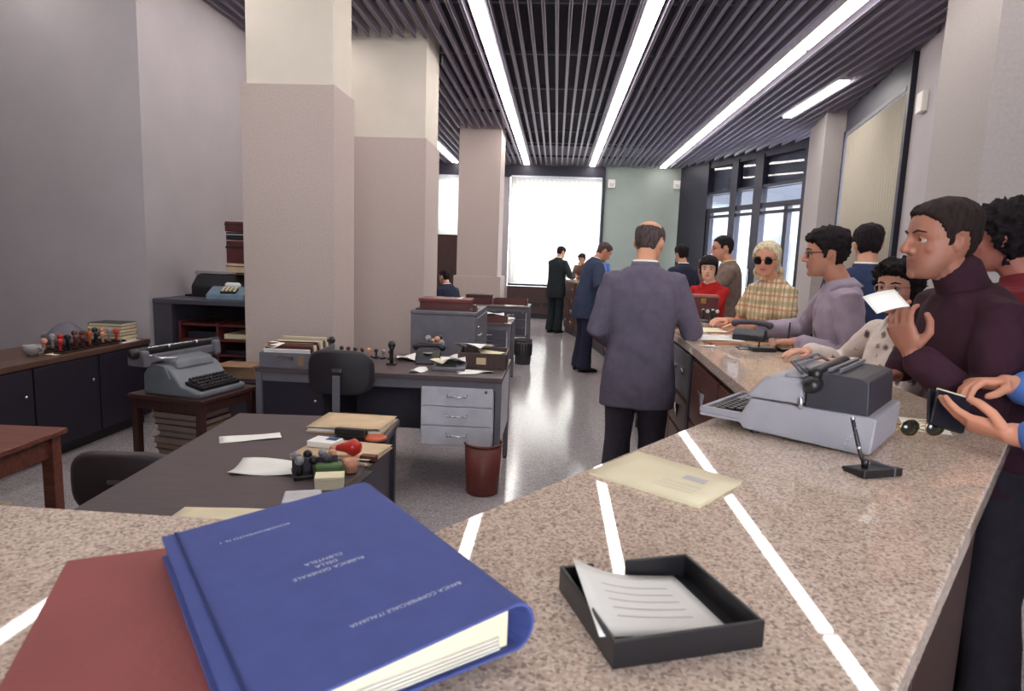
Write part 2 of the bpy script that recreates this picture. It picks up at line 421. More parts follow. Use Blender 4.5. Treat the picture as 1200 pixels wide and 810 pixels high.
# columns
def column(label, x0, x1, y0, y1, brk, plinth=None):
    t = thing('column', label, 'pillar', ((x0 + x1) / 2, (y0 + y1) / 2, 0)); cx_, cy_ = (x0 + x1) / 2, (y0 + y1) / 2
    hx, hy = (x1 - x0) / 2, (y1 - y0) / 2
    if brk:
        part('cladding', MB().bb(-hx, hx, -hy, hy, 0, brk), M_col_low, t, bevel=.004)
        part('shaft', MB().bb(-hx + .035, hx - .02, -hy + .035, hy - .02, brk, 4.34), M_col_up, t)
    else:
        part('shaft', MB().bb(-hx, hx, -hy, hy, plinth, 4.34), M_col_low, t)
        part('plinth', MB().bb(-hx - .05, hx + .07, -hy - .04, hy + .03, 0, plinth), M_col_low, t, bevel=.004)
    return t
column('nearest square pillar with taupe cladding below a cream upper part, left of centre', -2.49, -1.75, 5.0, 5.5, 2.775)
column('second square pillar, stepping out behind the nearest one, cream above taupe', -2.7, -1.485, 7.2, 8.0, 2.78)
column('farthest free-standing pillar, plain with a slightly wider plinth, left of the bright blind', -1.86, -1.09, 12.0, 12.9, None, 1.14)
def rpillar(label, y0, y1, prot):
    d = Vector((.185, 1, 0)).normalized(); n = Vector((-d.y, d.x, 0))
    a = Vector((wx(y0), y0, 0)) + n * .02 - n * .15; t = thing('wall_pier', label, 'pillar', (wx(y0), y0, 0), math.atan2(d.y, d.x))
    L_ = (y1 - y0) * math.sqrt(1 + .185 ** 2)
    part('shaft', MB().bb(0, L_, -.1, prot, 0, 4.34), mat('grey_beige_pier', (168, 160, 158), .85, var=.05, scale=40, bump=.4, bscale=240), t, bevel=.004)
rpillar('pale wall pier at the far right of the frame behind the dark-haired man', 4.72, 5.72, .30)
rpillar('pale wall pier between the cream blind and the glazed entrance', 10.14, 11.36, .29)

# recessed ceiling lamps: one continuous run per row, tube after tube
def lamp_row(label, x, segs):
    t = thing('ceiling_light', label, 'ceiling light', (x, segs[0][0], HC - .01), 0, None)
    y00 = segs[0][0]
    part('housing', MB().bb(-.075, .075, 0, segs[-1][1] - y00, .02, .1), M_housing, t)
    for a, b in segs:
        part('tube', MB().bb(-.06, .06, a - y00 + .045, b - y00 - .045, -.008, .02), M_tube, t)
full = [(1.3 + 2 * k, 3.3 + 2 * k) for k in range(7)] + [(15.3, 16.25)]
lamp_row('row of ceiling tubes hidden behind the two near pillars, its far end just showing', -2.6, full)
lamp_row('ceiling tube row immediately right of the pillars', -.83, full)
lamp_row('ceiling tube row left of centre of the room, ending over the far blind edge', .78, full)
lamp_row('long ceiling tube row running toward the green far wall, upper right', 2.48, full)
lamp_row('single short ceiling lamp near the right-hand window', 3.43, [(8.45, 10.5)])
lamp_row('ceiling tube row over the recess at far left of the room', -4.25, [(1.3, 3.3), (3.3, 5.1)])
# white wall sensors
for lab, p, rz in (('small white box high on the green wall beside the bright blind', (1.28, 16.37, 3.4), 0), ('small white box high on the green wall at its right end', (2.88, 16.37, 3.42), 0), ('small white box on the grey wall strip beside the cream blind', (wx(6.95) - .03, 6.95, 3.2), 1.387)):
    t = thing('wall_sensor', lab, 'box', p, rz)
    part('cover', MB().box((0, 0, 0), (.17, .06, .2)), M_paper, t, bevel=.008); part('grille', MB().box((0, -.03, -.03), (.1, .01, .08)), M_steel_lt, t)
# bench heater under the far blind
t = thing('convector', 'low brown convector cabinet under the bright far blind', 'heater', (-.1, 16.2, 0))
part('casing', MB().bb(-1.1, 1.1, -.14, .12, .12, .8), M_wood_dark, t, bevel=.006); part('foot', MB().bb(-1.05, 1.05, -.1, .1, 0, .12), M_black, t)
for k in range(5): part('grille_slot', MB().bb(-1.0 + k * .4, -.66 + k * .4, -.15, -.138, .3, .42), M_black, t)
# ------------------------------------------------------------------ the public counter
ZT = 1.10
INN = [(-2.6, .92), (-.17, .92), (.66, 2.04), (.72, 3.4), (.79, 7.9), (.79, 10.0), (.58, 11.65), (.18, 13.55)]
OUT = [(-2.6, .30), (.115, .30), (1.24, 1.755), (1.29, 3.4), (1.35, 7.9), (1.35, 10.1), (1.13, 11.85), (.73, 13.72)]
def inset(poly_i, poly_o, k): return [tuple(np.array(a) + (np.array(b) - np.array(a)) * k) for a, b in zip(poly_i, poly_o)]
top_poly = INN + OUT[::-1]
tag(part('counter', MB().prism(top_poly, ZT - .045, ZT), M_granite, bevel=.004), 'long angled polished pink granite counter top running from the foreground into the distance', 'counter')
I2 = inset(INN, OUT, .06); O2 = inset(INN, OUT, .90)
unit_labels = ['dark wooden counter base under the left foreground part of the granite',
               'dark wooden counter base under the granite bend with the blue binder and paper tray',
               'walnut counter base with drawers just beyond the big grey machine',
               'long counter base with grey top drawers behind the man in the grey suit',
               'counter base between the grey-suited and the blue-suited clerk',
               'angled counter base at the blue-suited clerk', 'far end counter base beside the clerk in the dark suit']
for k in range(7):
    a, b = Vector((*I2[k], 0)), Vector((*I2[k + 1], 0)); c, d = Vector((*O2[k + 1], 0)), Vector((*O2[k], 0))
    D = (b - a).normalized(); ang = math.atan2(D.y, D.x); L_ = (b - a).length
    t = thing('counter_cabinet', unit_labels[k], 'cabinet', tuple(a), ang, None)
    R = Matrix.Rotation(-ang, 4, 'Z')
    poly = [tuple((R @ (p - a)).xy) for p in (d, c, b, a)]
    part('carcass', MB().prism(poly, .1, ZT - .05), M_wood_dark, t)
    pl2 = [tuple((R @ ((p * .94 + (a + b + c + d) * .015) - a)).xy) for p in (d, c, b, a)]
    part('plinth', MB().prism(pl2, 0, .1), M_black, t)
    if k >= 2:
        nb = max(1, round(L_ / 1.15)); w = L_ / nb
        for i in range(nb):
            x0, x1 = i * w, (i + 1) * w
            part('post', MB().bb(x0 - .02 if i else x0, x0 + .03, -.0, .02, .05, ZT - .05), M_steel_dk, t)
            if k >= 3:
                dr = part('drawer', MB().bb(x0 + .05, x1 - .05, 0, .022, .79, 1.03), M_steel_md if k == 3 else M_wood, t, bevel=.004)
                part('lock', MB().ball((x0 + .18, .028, .92), (.02, .012, .02)), M_chrome, dr, True)
                part('pull', MB().bb(x0 + .4, x0 + .56, .02, .04, .9, .925), M_chrome, dr)
            zr = [(.14, .34), (.36, .56), (.58, .76)] if k >= 3 else [(.14, .42), (.44, .7), (.72, 1.02)]
            for z0, z1 in zr:
                for q in range(2):
                    xa = x0 + .05 + q * (w - .1) / 2; xb = xa + (w - .1) / 2 - .015
                    dr = part('drawer', MB().bb(xa, xb, 0, .02, z0, z1), M_wood, t, bevel=.003)
                    xm = (xa + xb) / 2; zm = (z0 + z1) / 2
                    # triangular bent pull plates
                    pm = MB().add([(xm - .05, .021, zm + .045), (xm + .05, .021, zm + .045), (xm, .021, zm - .05), (xm - .045, .04, zm + .055), (xm + .045, .04, zm + .055), (xm, .024, zm - .02)],
                                  [(0, 1, 2), (3, 5, 4), (0, 3, 4, 1), (1, 4, 5, 2), (2, 5, 3, 0)])
                    part('pull', pm, M_chrome, dr)
    # public side: plain panels
    aa, bb_ = R @ (d - a), R @ (c - a)
    dd = (bb_ - aa); np_ = max(1, round(dd.length / .9))
    for i in range(np_):
        p0 = aa + dd * (i / np_); p1 = aa + dd * ((i + 1) / np_)
        mid = (p0 + p1) / 2
        part('front_panel', MB().box((mid.x, mid.y, .58), (dd.length / np_ - .02, .03, .9), rz=math.atan2(dd.y, dd.x)), M_wood_dark, t, bevel=.003)

# ---- foreground things on the granite
M_blue_cloth = mat('blue_bookcloth', (74, 86, 152), .75, var=.06, scale=30, bump=.5, bscale=700)
M_red_cover = mat('worn_red_cover', (150, 76, 74), .7, var=.1, scale=6, bump=.2)
M_white_print = mat('white_print', (214, 216, 232), .8)
t = thing('ring_binder', 'big royal blue cloth ring binder with white print lying upside down in the foreground', 'binder', (-.255, .69, ZT + .014), math.radians(39.5))
W, D_ = .1425, .205
cov = MB().add([(-W, -D_, .026), (W - .012, -D_, .050), (W - .012, D_, .050), (-W, D_, .026), (-W, -D_, .0295), (W - .012, -D_, .0535), (W - .012, D_, .0535), (-W, D_, .0295)],
               [(0, 3, 2, 1), (4, 5, 6, 7), (0, 1, 5, 4), (1, 2, 6, 5), (2, 3, 7, 6), (3, 0, 4, 7)])
part('front_cover', cov, M_blue_cloth, t, bevel=.001)
part('back_cover', MB().bb(-W, W - .012, -D_, D_, 0, .0035), M_blue_cloth, t, bevel=.001)
sp_o = [(W - .013 + .027 * math.sin(a) * .9, .0268 - .0268 * math.cos(a)) for a in np.linspace(0, PI, 11)]
sp_i = [(W - .013 + .0232 * math.sin(a) * .9, .0268 - .0232 * math.cos(a)) for a in np.linspace(PI, 0, 11)]
pr = sp_o + sp_i; n = len(pr)
part('spine', MB().add([(p[0], -D_, p[1]) for p in pr] + [(p[0], D_, p[1]) for p in pr], [(i, (i + 1) % n, n + (i + 1) % n, n + i) for i in range(n)] + [(i, i + 1, n - 2 - i, n - 1 - i) for i in range(10)] + [(n + n - 1 - i, n + n - 2 - i, n + i + 1, n + i) for i in range(10)]), M_blue_cloth, t)
pg = MB().add([(-W + .01, -D_ + .008, .005), (W - .018, -D_ + .008, .005), (W - .018, D_ - .008, .005), (-W + .01, D_ - .008, .005), (-W + .01, -D_ + .008, .024), (W - .018, -D_ + .008, .044), (W - .018, D_ - .008, .044), (-W + .01, D_ - .008, .024)],
              [(0, 3, 2, 1), (4, 5, 6, 7), (0, 1, 5, 4), (1, 2, 6, 5), (2, 3, 7, 6), (3, 0, 4, 7)])
part('page_block', pg, M_cream, t)
for k in range(4): part('divider_sheet', MB().bb(-W + .006, W - .03, -D_ + .003, D_ - .004, .007 + .004 * k, .0078 + .004 * k), M_paper, t)
part('hinge_groove', MB().box((-W + .016, 0, .0322), (.003, 2 * D_ - .002, .0012), ry=-.093), mat('dark_blue_crease', (30, 44, 100), .8), t)
tilt = math.atan2(.024, 2 * W - .012)
def btext(s, size, x, y):
    z = .0297 + (x + W) * (.024 / (2 * W - .012)) + .0003
    o = text_part('printed_title', s, size, M_white_print, t, (x, y, z), (0, 0, 0))
    o.rotation_euler = (Matrix.Rotation(-tilt, 3, 'Y') @ Matrix.Rotation(PI, 3, 'Z')).to_euler()
    return o
btext('BANCA COMMERCIALE ITALIANA', .0084, .042, -.134)
btext('RUBRICA GENERALE', .0092, .002, -.013); btext('DELLA', .0092, .003, .0); btext('CLIENTELA', .0092, .004, .012)
btext('AGGIORNAMENTO N. 1', .0082, -.043, .135)
rb = thing('red_book', 'thin worn red book half covered by the blue binder', 'book', (-.40, .655, ZT), math.radians(27))
part('cover', MB().bb(-.15, .13, -.24, .17, .0, .002).bb(-.15, .13, -.24, .17, .0105, .0125), M_red_cover, rb, bevel=.0008)
part('page_block', MB().bb(-.147, .125, -.237, .167, .002, .0105), M_cream, rb)
# letter tray
tr = thing('letter_tray', 'black plastic letter tray with a cut-out rim holding a curled form', 'tray', (.135, .725, ZT), math.radians(19.4))
part('tray_floor', MB().bb(-.09, .09, -.079, .079, 0, .004), M_black, tr)
part('rim', MB().bb(-.09, .09, -.083, -.078, 0, .032).bb(.086, .091, -.083, .083, 0, .032).bb(-.091, -.086, -.083, .083, 0, .032).bb(-.09, -.045, .078, .083, 0, .032).bb(.0, .09, .078, .083, 0, .032), M_black, tr, bevel=.0015)
def curl(u, v):
    x_ = -.098 + .165 * u; y_ = -.062 + .135 * v
    z_ = .012 + .03 * max(0, 1 - u * 1.7) ** 2 * (.3 + .7 * v) + .006 * math.sin(3 * u + 1)
    return (x_ + .02 * v * (1 - u), y_, z_)
pp = part('paper_form', MB().sheet(10, 8, curl), M_paper, None, True)
pp.location = tr.location; pp.rotation_euler = tr.rotation_euler
tag(pp, 'white printed form curling up out of the black letter tray', 'paper')
for q in range(5):
    part('print_line', MB().sheet(8, 1, lambda u, v, q=q: tuple(np.array(curl(.2 + .6 * u, .25 + .12 * q + .012 * v)) + (0, 0, .0009)), th=.0002), M_grey_ink, pp)
# cream booklet
bk = thing('form_pad', 'cream form pad lying between the paper tray and the grey machine', 'pad', (.23, 1.222, ZT), math.radians(-38.5))
part('sheet_stack', MB().bb(-.117, .117, -.09, .09, 0, .006), M_cream, bk, bevel=.001)
part('cover_sheet', MB().sheet(6, 4, lambda u, v: (-.117 + .234 * u, -.09 + .18 * v, .0075 + .0035 * (1 - u) * v)), M_cream, bk, True)
for q in range(3): part('print_line', MB().bb(.0, .085, -.02 - .018 * q, -.0185 - .018 * q, .0088, .0091), M_grey_ink, bk)
part('stamp_print', MB().bb(.03, .075, .01, .035, .0088, .0091), M_grey_ink, bk)
# accounting machine
M_mach = mat('light_grey_machine_enamel', (152, 149, 157), .5, var=.04, scale=20, bump=.25, bscale=400)
M_mach_dk = mat('dark_grey_machine_enamel', (46, 43, 52), .5, var=.06, scale=20, bump=.3, bscale=400)
am = thing('accounting_machine', 'large grey electric accounting machine on the granite, keyboard away from us', 'office machine', (.645, 1.673, ZT), math.radians(53.5))
hw = .143
part('base', MB().side([(-.20, .004), (-.205, .085), (-.195, .088), (-.02, .088), (.075, .088), (.105, .03), (.09, .008), (-.18, .0)], -hw, hw), M_mach, am, bevel=.004)
part('hood', MB().side([(-.045, .091), (-.045, .142), (-.035, .15), (.035, .15), (.05, .143), (.09, .091)], -hw, hw), M_mach, am, bevel=.006, seg=3)
part('hood_step', MB().side([(-.04, .15), (-.04, .158), (.005, .158), (.01, .15)], -hw + .03, hw - .03), M_mach, am, bevel=.002)
kt = part('keyboard_tray', MB().bb(-hw, hw, .09, .205, .022, .03).bb(-hw, -hw + .012, .09, .205, .03, .046).bb(hw - .012, hw, .09, .205, .03, .046).bb(-hw, hw, .195, .207, .03, .044), M_mach, am, bevel=.002)
for r in range(4):
    for c_ in range(11):
        part('key', MB().bb(-.122 + .0225 * c_, -.106 + .0225 * c_, .103 + .022 * r, .118 + .022 * r, .03, .052 - .003 * r), M_black if c_ < 8 else M_mach, kt, bevel=.002, seg=1)
part('printer_block', MB().side([(-.185, .085), (-.18, .165), (-.165, .17), (-.085, .176), (-.07, .165), (-.05, .15), (-.05, .085)], -hw + .012, hw - .004), M_mach_dk, am, bevel=.003)
part('platen', MB().tube([(-hw + .006, -.066, .17), (hw - .006, -.066, .17)], .016, 16), M_black, am, True)
kn = part('platen_knob', MB().tube([(-hw - .012, -.066, .145), (-hw + .012, -.066, .145)], .02, 18), M_black, am, True)
part('knob_cap', MB().tube([(-hw - .018, -.066, .145), (-hw - .012, -.066, .145)], .009, 12), M_steel_md, kn, True)
part('carriage_rail', MB().bb(-hw + .02, hw, -.1, -.09, .178, .184).bb(-hw + .03, hw - .02, -.118, -.112, .178, .185), M_steel_md, am)
part('paper_guide', MB().tube([(-hw + .05, -.03, .155), (-hw + .05, .0, .185), (hw - .02, .0, .185), (hw - .02, -.04, .165)], .0035, 8).tube([(-hw + .06, -.035, .16), (-hw + .06, -.012, .178), (hw - .03, -.012, .178), (hw - .03, -.045, .165)], .0025, 8), M_steel_md, am, True)
part('paper_table', MB().box((.02, -.02, .168), (.13, .05, .004), rx=.25), M_mach, am, bevel=.001)
part('lever', MB().tube([(-hw - .005, -.045, .085), (-hw - .006, -.044, .108)], .005, 8), M_chrome, am, True)
for s in (-1, 1): part('foot', MB().lathe([(.012, -.004), (.012, .004)], 10, (s * .11, -.15, 0)), M_black, am); part('foot', MB().lathe([(.012, -.004), (.012, .01)], 10, (s * .11, .07, 0)), M_black, am)
am.location.z += .004
# pen on its stand
ps = thing('pen_stand', 'black wedge pen stand with a chained pen in front of the grey machine', 'pen stand', (.675, 1.335, ZT), .35)
part('base', MB().side([(-.03, 0), (.03, 0), (.03, .010), (-.03, .018)], -.05, .05), M_black, ps, bevel=.003)
part('band', MB().bb(.026, .03, -.031, .031, .0, .0185), M_steel_md, ps)
part('socket', MB().lathe([(.006, .012), (.008, .03), (.006, .032)], 10, (-.02, 0, 0)), M_black, ps, True)
chn = MB()
for k in range(26):
    a = k / 25; chn.ball((-.045 - .05 * math.sin(a * 3.0), .02 + .02 * math.sin(a * 5), .003 + .095 * max(0, a - .55) / .45), .0015, 6, 4)
part('bead_chain', chn, M_chrome, ps, stuff=True)
pen = thing('pen', 'black desk pen standing upright in the wedge stand before the grey machine', 'pen', (.655, 1.333, ZT + .018))
part('barrel', MB().tube([(0, 0, 0), (-.008, .006, .03), (-.022, .018, .09)], [.002, .0045, .0042], 10), M_black, pen, True)
part('collar', MB().tube([(-.0085, .0065, .032), (-.0092, .007, .036)], .0052, 10), M_chrome, pen, True)
part('tip_ball', MB().ball((-.0225, .0183, .093), .005), M_chrome, pen, True)
# sunglasses
sg = thing('sunglasses', 'gold-framed aviator sunglasses lying folded on the granite near the wallet', 'sunglasses', (.955, 1.665, ZT), .2)
M_lens = mat('dark_green_lens', (20, 26, 20), .05, spec=.9)
for s in (-1, 1):
    def lens(u, v, s=s):
        a = 2 * PI * u; r = .026 * v
        return (s * .034 + r * math.cos(a) * 1.05, .004 - .01 * v * v + .0, .026 + r * math.sin(a) * .82)
    mb = MB(); ring = [(s * .034 + .027 * math.cos(2 * PI * k / 24) * (1 + .08 * s * math.cos(2 * PI * k / 24)), 0, .024 + .021 * math.sin(2 * PI * k / 24)) for k in range(24)]
    mb.add([(p[0], -.001, p[2]) for p in ring] + [(p[0], .001, p[2]) for p in ring] + [(s * .034, -.004, .024), (s * .034, .004, .024)], [(i, (i + 1) % 24, 24 + (i + 1) % 24, 24 + i) for i in range(24)] + [((i + 1) % 24, i, 48) for i in range(24)] + [(24 + i, 24 + (i + 1) % 24, 49) for i in range(24)])
    l_ = part('lens', mb, M_lens, sg, True)
    part('rim', MB().tube(ring + [ring[0]], .0013, 6, cap=False), M_brass, sg, True)
    part('temple', MB().tube([(s * .062, 0, .034), (s * .064, .02, .03), (s * -.02, .03 + .006 * s, .012), (s * -.05, .034 + .006 * s, .004)], .0014, 6), M_brass, sg, True)
part('bridge', MB().tube([(-.01, 0, .034), (0, -.002, .038), (.01, 0, .034)], .0012, 6).tube([(-.014, 0, .042), (.014, 0, .042)], .0012, 6), M_brass, sg, True)
o = tag(part('paper_slip', MB().sheet(4, 4, lambda u, v: (.95 + .10 * u + .06 * v, 1.735 + .0 * u + .15 * v - .04 * u, ZT + .001 + .002 * u * v)), M_paper), 'white slip on the granite behind the sunglasses', 'paper')

# ---- things further along the counter
def sheet(label, p, w, h, rz, m=None, curlz=.004, cat='paper', z=None, grp=None, name='paper_sheet', seed=0):
    r = random.Random(seed); a, b, c_ = r.uniform(0, 6), r.uniform(.6, 1.4), r.uniform(.5, 1.5)
    o = part(name, MB().sheet(6, 5, lambda u, v: (w * (u - .5), h * (v - .5), .0012 + curlz * (.5 + .5 * math.sin(a + 4 * u * b + 3 * v * c_)))), m or M_paper, None, True)
    o.location = p; o.rotation_euler = (0, 0, rz)
    return tag(o, label, cat, grp)
sheet('long cream strip of paper on the counter right of the grey-suited clerk', (.98, 4.15, ZT), .24, .3, .1, M_cream)
sheet('white form on the counter, front one of the two by the grey-suited clerk', (.93, 3.72, ZT), .27, .28, .05, seed=2)
sheet('small white slip near the counter edge beyond the grey machine', (.80, 3.32, ZT), .09, .05, .3, seed=4)
def folder(label, p, w, h, rz, m, th=.006, z=0):
    t = thing('card_folder', label, 'folder', p, rz)
    part('back', MB().bb(-w / 2, w / 2, -h / 2, h / 2, 0, th * .3), m, t); part('sheets', MB().bb(-w / 2 + .005, w / 2 - .008, -h / 2 + .004, h / 2 - .004, th * .3, th * .75), M_paper, t)
    part('front', MB().sheet(6, 4, lambda u, v: (w * (u - .5), h * (v - .5), th + .008 * u * (1 - v) * (1 if w > .2 else .3))), m, t, True)
    return t
folder('orange-brown card lying on the counter before the dark stamping machine', (.92, 3.47, ZT), .2, .13, .2, mat('orange_card', (168, 98, 58), .8), .006)
folder('dark purse-like wallet on the counter beside the orange-brown card', (1.02, 3.3, ZT), .16, .1, -.1, mat('dark_brown_leather', (58, 40, 40), .5), .012)
folder('orange ticket wallet on the counter in front of the telephone', (1.12, 3.5, ZT), .17, .07, -.75, mat('ochre_card', (178, 126, 70), .8), .008)
# telephone / stamping device
M_tel = mat('dark_navy_plastic', (38, 40, 52), .35)
tl = thing('desk_telephone', 'dark telephone-like device on the counter in front of the blonde woman', 'telephone', (1.13, 3.72, ZT), -.5)
part('body', MB().side([(-.09, 0), (.09, 0), (.085, .035), (.02, .06), (-.05, .065), (-.09, .03)], -.085, .085), M_tel, tl, bevel=.008)
part('handset', MB().tube([(-.1, .0, .086), (-.075, 0, .096), (0, 0, .1), (.075, 0, .096), (.1, 0, .086)], [.022, .016, .013, .016, .022], 12), M_steel_dk, tl, True)
part('dial', MB().lathe([(.04, 0), (.04, .008), (.03, .01)], 20, (0, .05, .046)), M_steel_lt, tl, True)
cs = thing('pen_set', 'white-topped pen stand with a black pen before the man in the lilac shirt', 'pen stand', (1.17, 3.28, ZT), .35)
part('base', MB().side([(-.045, 0), (.045, 0), (.045, .025), (-.045, .012)], -.055, .055), M_black, cs, bevel=.003)
part('card', MB().box((0, -.0, .022), (.095, .075, .004), rx=.15), M_cream, cs)
part('pen', MB().tube([(.02, .01, .02), (.03, .02, .1), (.035, .025, .14)], [.003, .005, .004], 8), M_black, cs, True)
blk = thing('stamp_block', 'low black stamp block on the counter left of the white-topped pen stand', 'stamp', (1.04, 3.22, ZT), .1)
part('base', MB().bb(-.06, .06, -.03, .03, 0, .022), M_black, blk, bevel=.005); part('grip', MB().tube([(-.02, 0, .02), (-.02, 0, .06)], [.005, .004], 8).ball((-.02, 0, .065), .008), M_black, blk, True)
# reddish case with stamp carousel in front
rc = thing('brown_case', 'red-brown upright card case on the counter in front of the girl in red', 'case', (1.13, 5.05, ZT), .05)
part('box', MB().bb(-.12, .12, -.07, .07, 0, .17), M_redbrown, rc, bevel=.008); part('lid', MB().side([(-.075, .168), (.075, .168), (.06, .185), (-.06, .185)], -.122, .122), mat('red_brown_lid', (140, 70, 60), .5), rc, bevel=.004)
part('clasp', MB().bb(-.02, .02, -.078, -.07, .12, .16), M_brass, rc)
ca = thing('stamp_carousel', 'dark stamp carousel with round knobs in front of the red-brown case', 'stamp rack', (1.13, 4.72, ZT))
part('foot', MB().lathe([(.06, 0), (.06, .008), (.012, .014), (.008, .09), (.01, .1)], 18), M_black, ca, True)
for k in range(8):
    a = 2 * PI * k / 8 + .2; st = part('stamp', MB().tube([(.052 * math.cos(a), .052 * math.sin(a), .03), (.052 * math.cos(a), .052 * math.sin(a), .07)], [.011, .007], 8), M_black, ca, True)
    part('knob', MB().ball((.052 * math.cos(a), .052 * math.sin(a), .082), .014, 10, 6), M_steel_lt if k % 2 else M_black, st, True)

# ------------------------------------------------------------------ desks
def leg_pts(w, d, i=.03): return [(sx * (w / 2 - i), sy * (d / 2 - i)) for sx in (-1, 1) for sy in (-1, 1)]
def steel_desk(label, cx_, cy_, w, d, rz=0, ped=1, h=.76, m=None, grp=None, pm=None, back=True, panel_side=None):
    t = thing('desk', label, 'desk', (cx_, cy_, 0), rz, grp)
    part('top', MB().bb(-w / 2, w / 2, -d / 2, d / 2, h - .032, h), m or M_laminate, t, bevel=.004)
    part('apron', MB().bb(-w / 2 + .02, w / 2 - .02, -d / 2 + .015, -d / 2 + .03, h - .09, h - .032), M_steel_md, t)
    for x_, y_ in leg_pts(w, d, .022):
        l_ = part('leg', MB().bb(x_ - .018, x_ + .018, y_ - .018, y_ + .018, .015, h - .032), M_steel_md, t); part('glide', MB().bb(x_ - .014, x_ + .014, y_ - .014, y_ + .014, 0, .015), M_black, l_)
    if back: part('modesty_panel', MB().bb(-w / 2 + .04, w / 2 - .04, d / 2 - .05, d / 2 - .035, .2, h - .032), M_steel_dk, t)
    if ped:
        s = ped; x0 = s * (w / 2 - .05); x1 = s * (w / 2 - .52); x0, x1 = min(x0, x1), max(x0, x1)
        part('pedestal', MB().bb(x0, x1, -d / 2 + .03, d / 2 - .06, .3, h - .04), M_steel_lt, t)
        for k in range(3):
            dr = part('drawer', MB().bb(x0 + .006, x1 - .006, -d / 2 + .012, -d / 2 + .03, .308 + .128 * k, .43 + .128 * k), pm or M_steel_lt, t, bevel=.003)
            xm = (x0 + x1) / 2; y_ = -d / 2 + .012; zz = .372 + .128 * k
            part('handle', MB().tube([(xm - .065, y_, zz + .012), (xm - .06, y_ - .018, zz), (xm + .06, y_ - .018, zz), (xm + .065, y_, zz + .012)], .006, 8), M_chrome, dr, True)
        part('lock', MB().lathe([(.01, 0), (.01, .006)], 10, (0, 0, 0)).xf(Matrix.Translation((x1 - .05, -d / 2 + .012, .665)) @ Matrix.Rotation(PI / 2, 4, 'X')), M_chrome, t)
    return t
# near desk (dark, long side running away from the camera)
nd = thing('desk', 'dark grey-brown office desk nearest to the counter, running lengthwise', 'desk', (-1.005, 2.02, 0), math.radians(4.2))
w, d, h = .74, 1.62, .76
part('top', MB().bb(-w / 2, w / 2, -d / 2, d / 2, h - .035, h), M_laminate, nd, bevel=.005)
part('side_panel', MB().bb(w / 2 - .05, w / 2 - .03, -d / 2 + .04, d / 2 - .04, .12, h - .035), M_steel_dk, nd)
part('end_panel', MB().bb(-w / 2 + .05, w / 2 - .05, d / 2 - .05, d / 2 - .03, .2, h - .035), M_steel_dk, nd)
part('end_panel', MB().bb(-w / 2 + .05, w / 2 - .05, -d / 2 + .03, -d / 2 + .05, .2, h - .035), M_steel_dk, nd)
for x_, y_ in leg_pts(w, d, .03): part('leg', MB().bb(x_ - .02, x_ + .02, y_ - .02, y_ + .02, 0, h - .035), M_steel_dk, nd)
part('edge_strip', MB().bb(w / 2, w / 2 + .004, -d / 2 + .005, d / 2 - .005, h - .03, h - .006), M_steel_dk, nd)
# middle desk with light drawers
md = steel_desk('wide grey desk with three light drawers across the middle of the office', -1.105, 4.34, 1.6, .8, 0, 1)
part('side_panel', MB().bb(.78, .79, -.36, .36, .3, .73), M_steel_lt, md)
cp_ = part('shade_pedestal', MB().bb(-.77, -.36, -.36, .34, .2, .72), mat('dark_violet_door', (38, 32, 46), .5), md, label='dark pedestal added to darken the leg space')  # dark box added to stand in for shade under the desk
part('door', MB().bb(-.765, -.365, -.375, -.36, .205, .715), MATS['dark_violet_door'], cp_, bevel=.003); part('knob', MB().ball((-.41, -.382, .55), .01, 10, 6), M_chrome, cp_, True)
steel_desk('grey desk with a red-brown tray to the right of the filing cabinet', -.955, 7.65, .95, .8, 0, 1, pm=M_steel_dk)
steel_desk('farthest grey desk with a waste basket in front, by the aisle', -.83, 10.25, .9, .8, 0, 1, pm=M_steel_dk)
steel_desk('desk with a seated clerk behind the filing cabinet', -2.15, 9.5, 1.1, .8, 0, -1, pm=M_steel_dk)
# swivel chair
def swivel(label, p, rz, back_z=.8, w=.42, hgt=.25, vin=None):
    M_black_soft = vin or MATS['black_vinyl']
    t = thing('swivel_chair', label, 'chair', p, rz)
    bkr = MB(); rings = []
    for q in np.linspace(0, 2 * PI, 28, endpoint=False):
        cx_, sx_ = math.cos(q), math.sin(q); e = .62
        rings.append((w / 2 * math.copysign(abs(cx_) ** e, cx_), hgt / 2 * math.copysign(abs(sx_) ** e, sx_)))
    def curve(x_): return .10 * (x_ / (w / 2)) ** 2 * .5
    L1 = [[(a * k, -yy - curve(a * k), back_z + b * k) for a, b in rings] for k, yy in ((.86, .028), (.97, .02), (1, 0), (.97, -.02), (.86, -.028))]
    part('backrest', MB().loft(L1), M_black_soft, t, True)
    part('back_post', MB().box((0, .05, back_z - .22), (.045, .012, .42)), M_steel_md, t, bevel=.004)
    part('mount_plate', MB().box((0, .034, back_z + .02), (.06, .012, .02)), M_chrome, t)
    so = []
    for k, zz in ((.9, .42), (1, .44), (1, .465), (.9, .485)):
        so.append([(.21 * k * math.copysign(abs(math.cos(q)) ** .6, math.cos(q)), -.19 + .2 * k * math.copysign(abs(math.sin(q)) ** .6, math.sin(q)), zz) for q in np.linspace(0, 2 * PI, 24, endpoint=False)])
    part('seat', MB().loft(so), M_black_soft, t, True)
    part('seat_bar', MB().bb(-.025, .025, -.2, .06, .395, .42), M_steel_md, t)
    part('column', MB().lathe([(.03, .1), (.03, .3), (.018, .3), (.018, .42)], 14, (0, -.19, 0)), M_chrome, t, True)
    for k in range(5):
        a = 2 * PI * k / 5 + .3
        l_ = part('foot_arm', MB().tube([(0, -.19, .12), (.26 * math.cos(a), -.19 + .26 * math.sin(a), .07)], [.022, .016], 8), M_steel_dk, t, True)
        part('castor', MB().ball((.27 * math.cos(a), -.19 + .27 * math.sin(a), .028), (.02, .028, .028), 12, 8), M_black, l_, True)
    return t
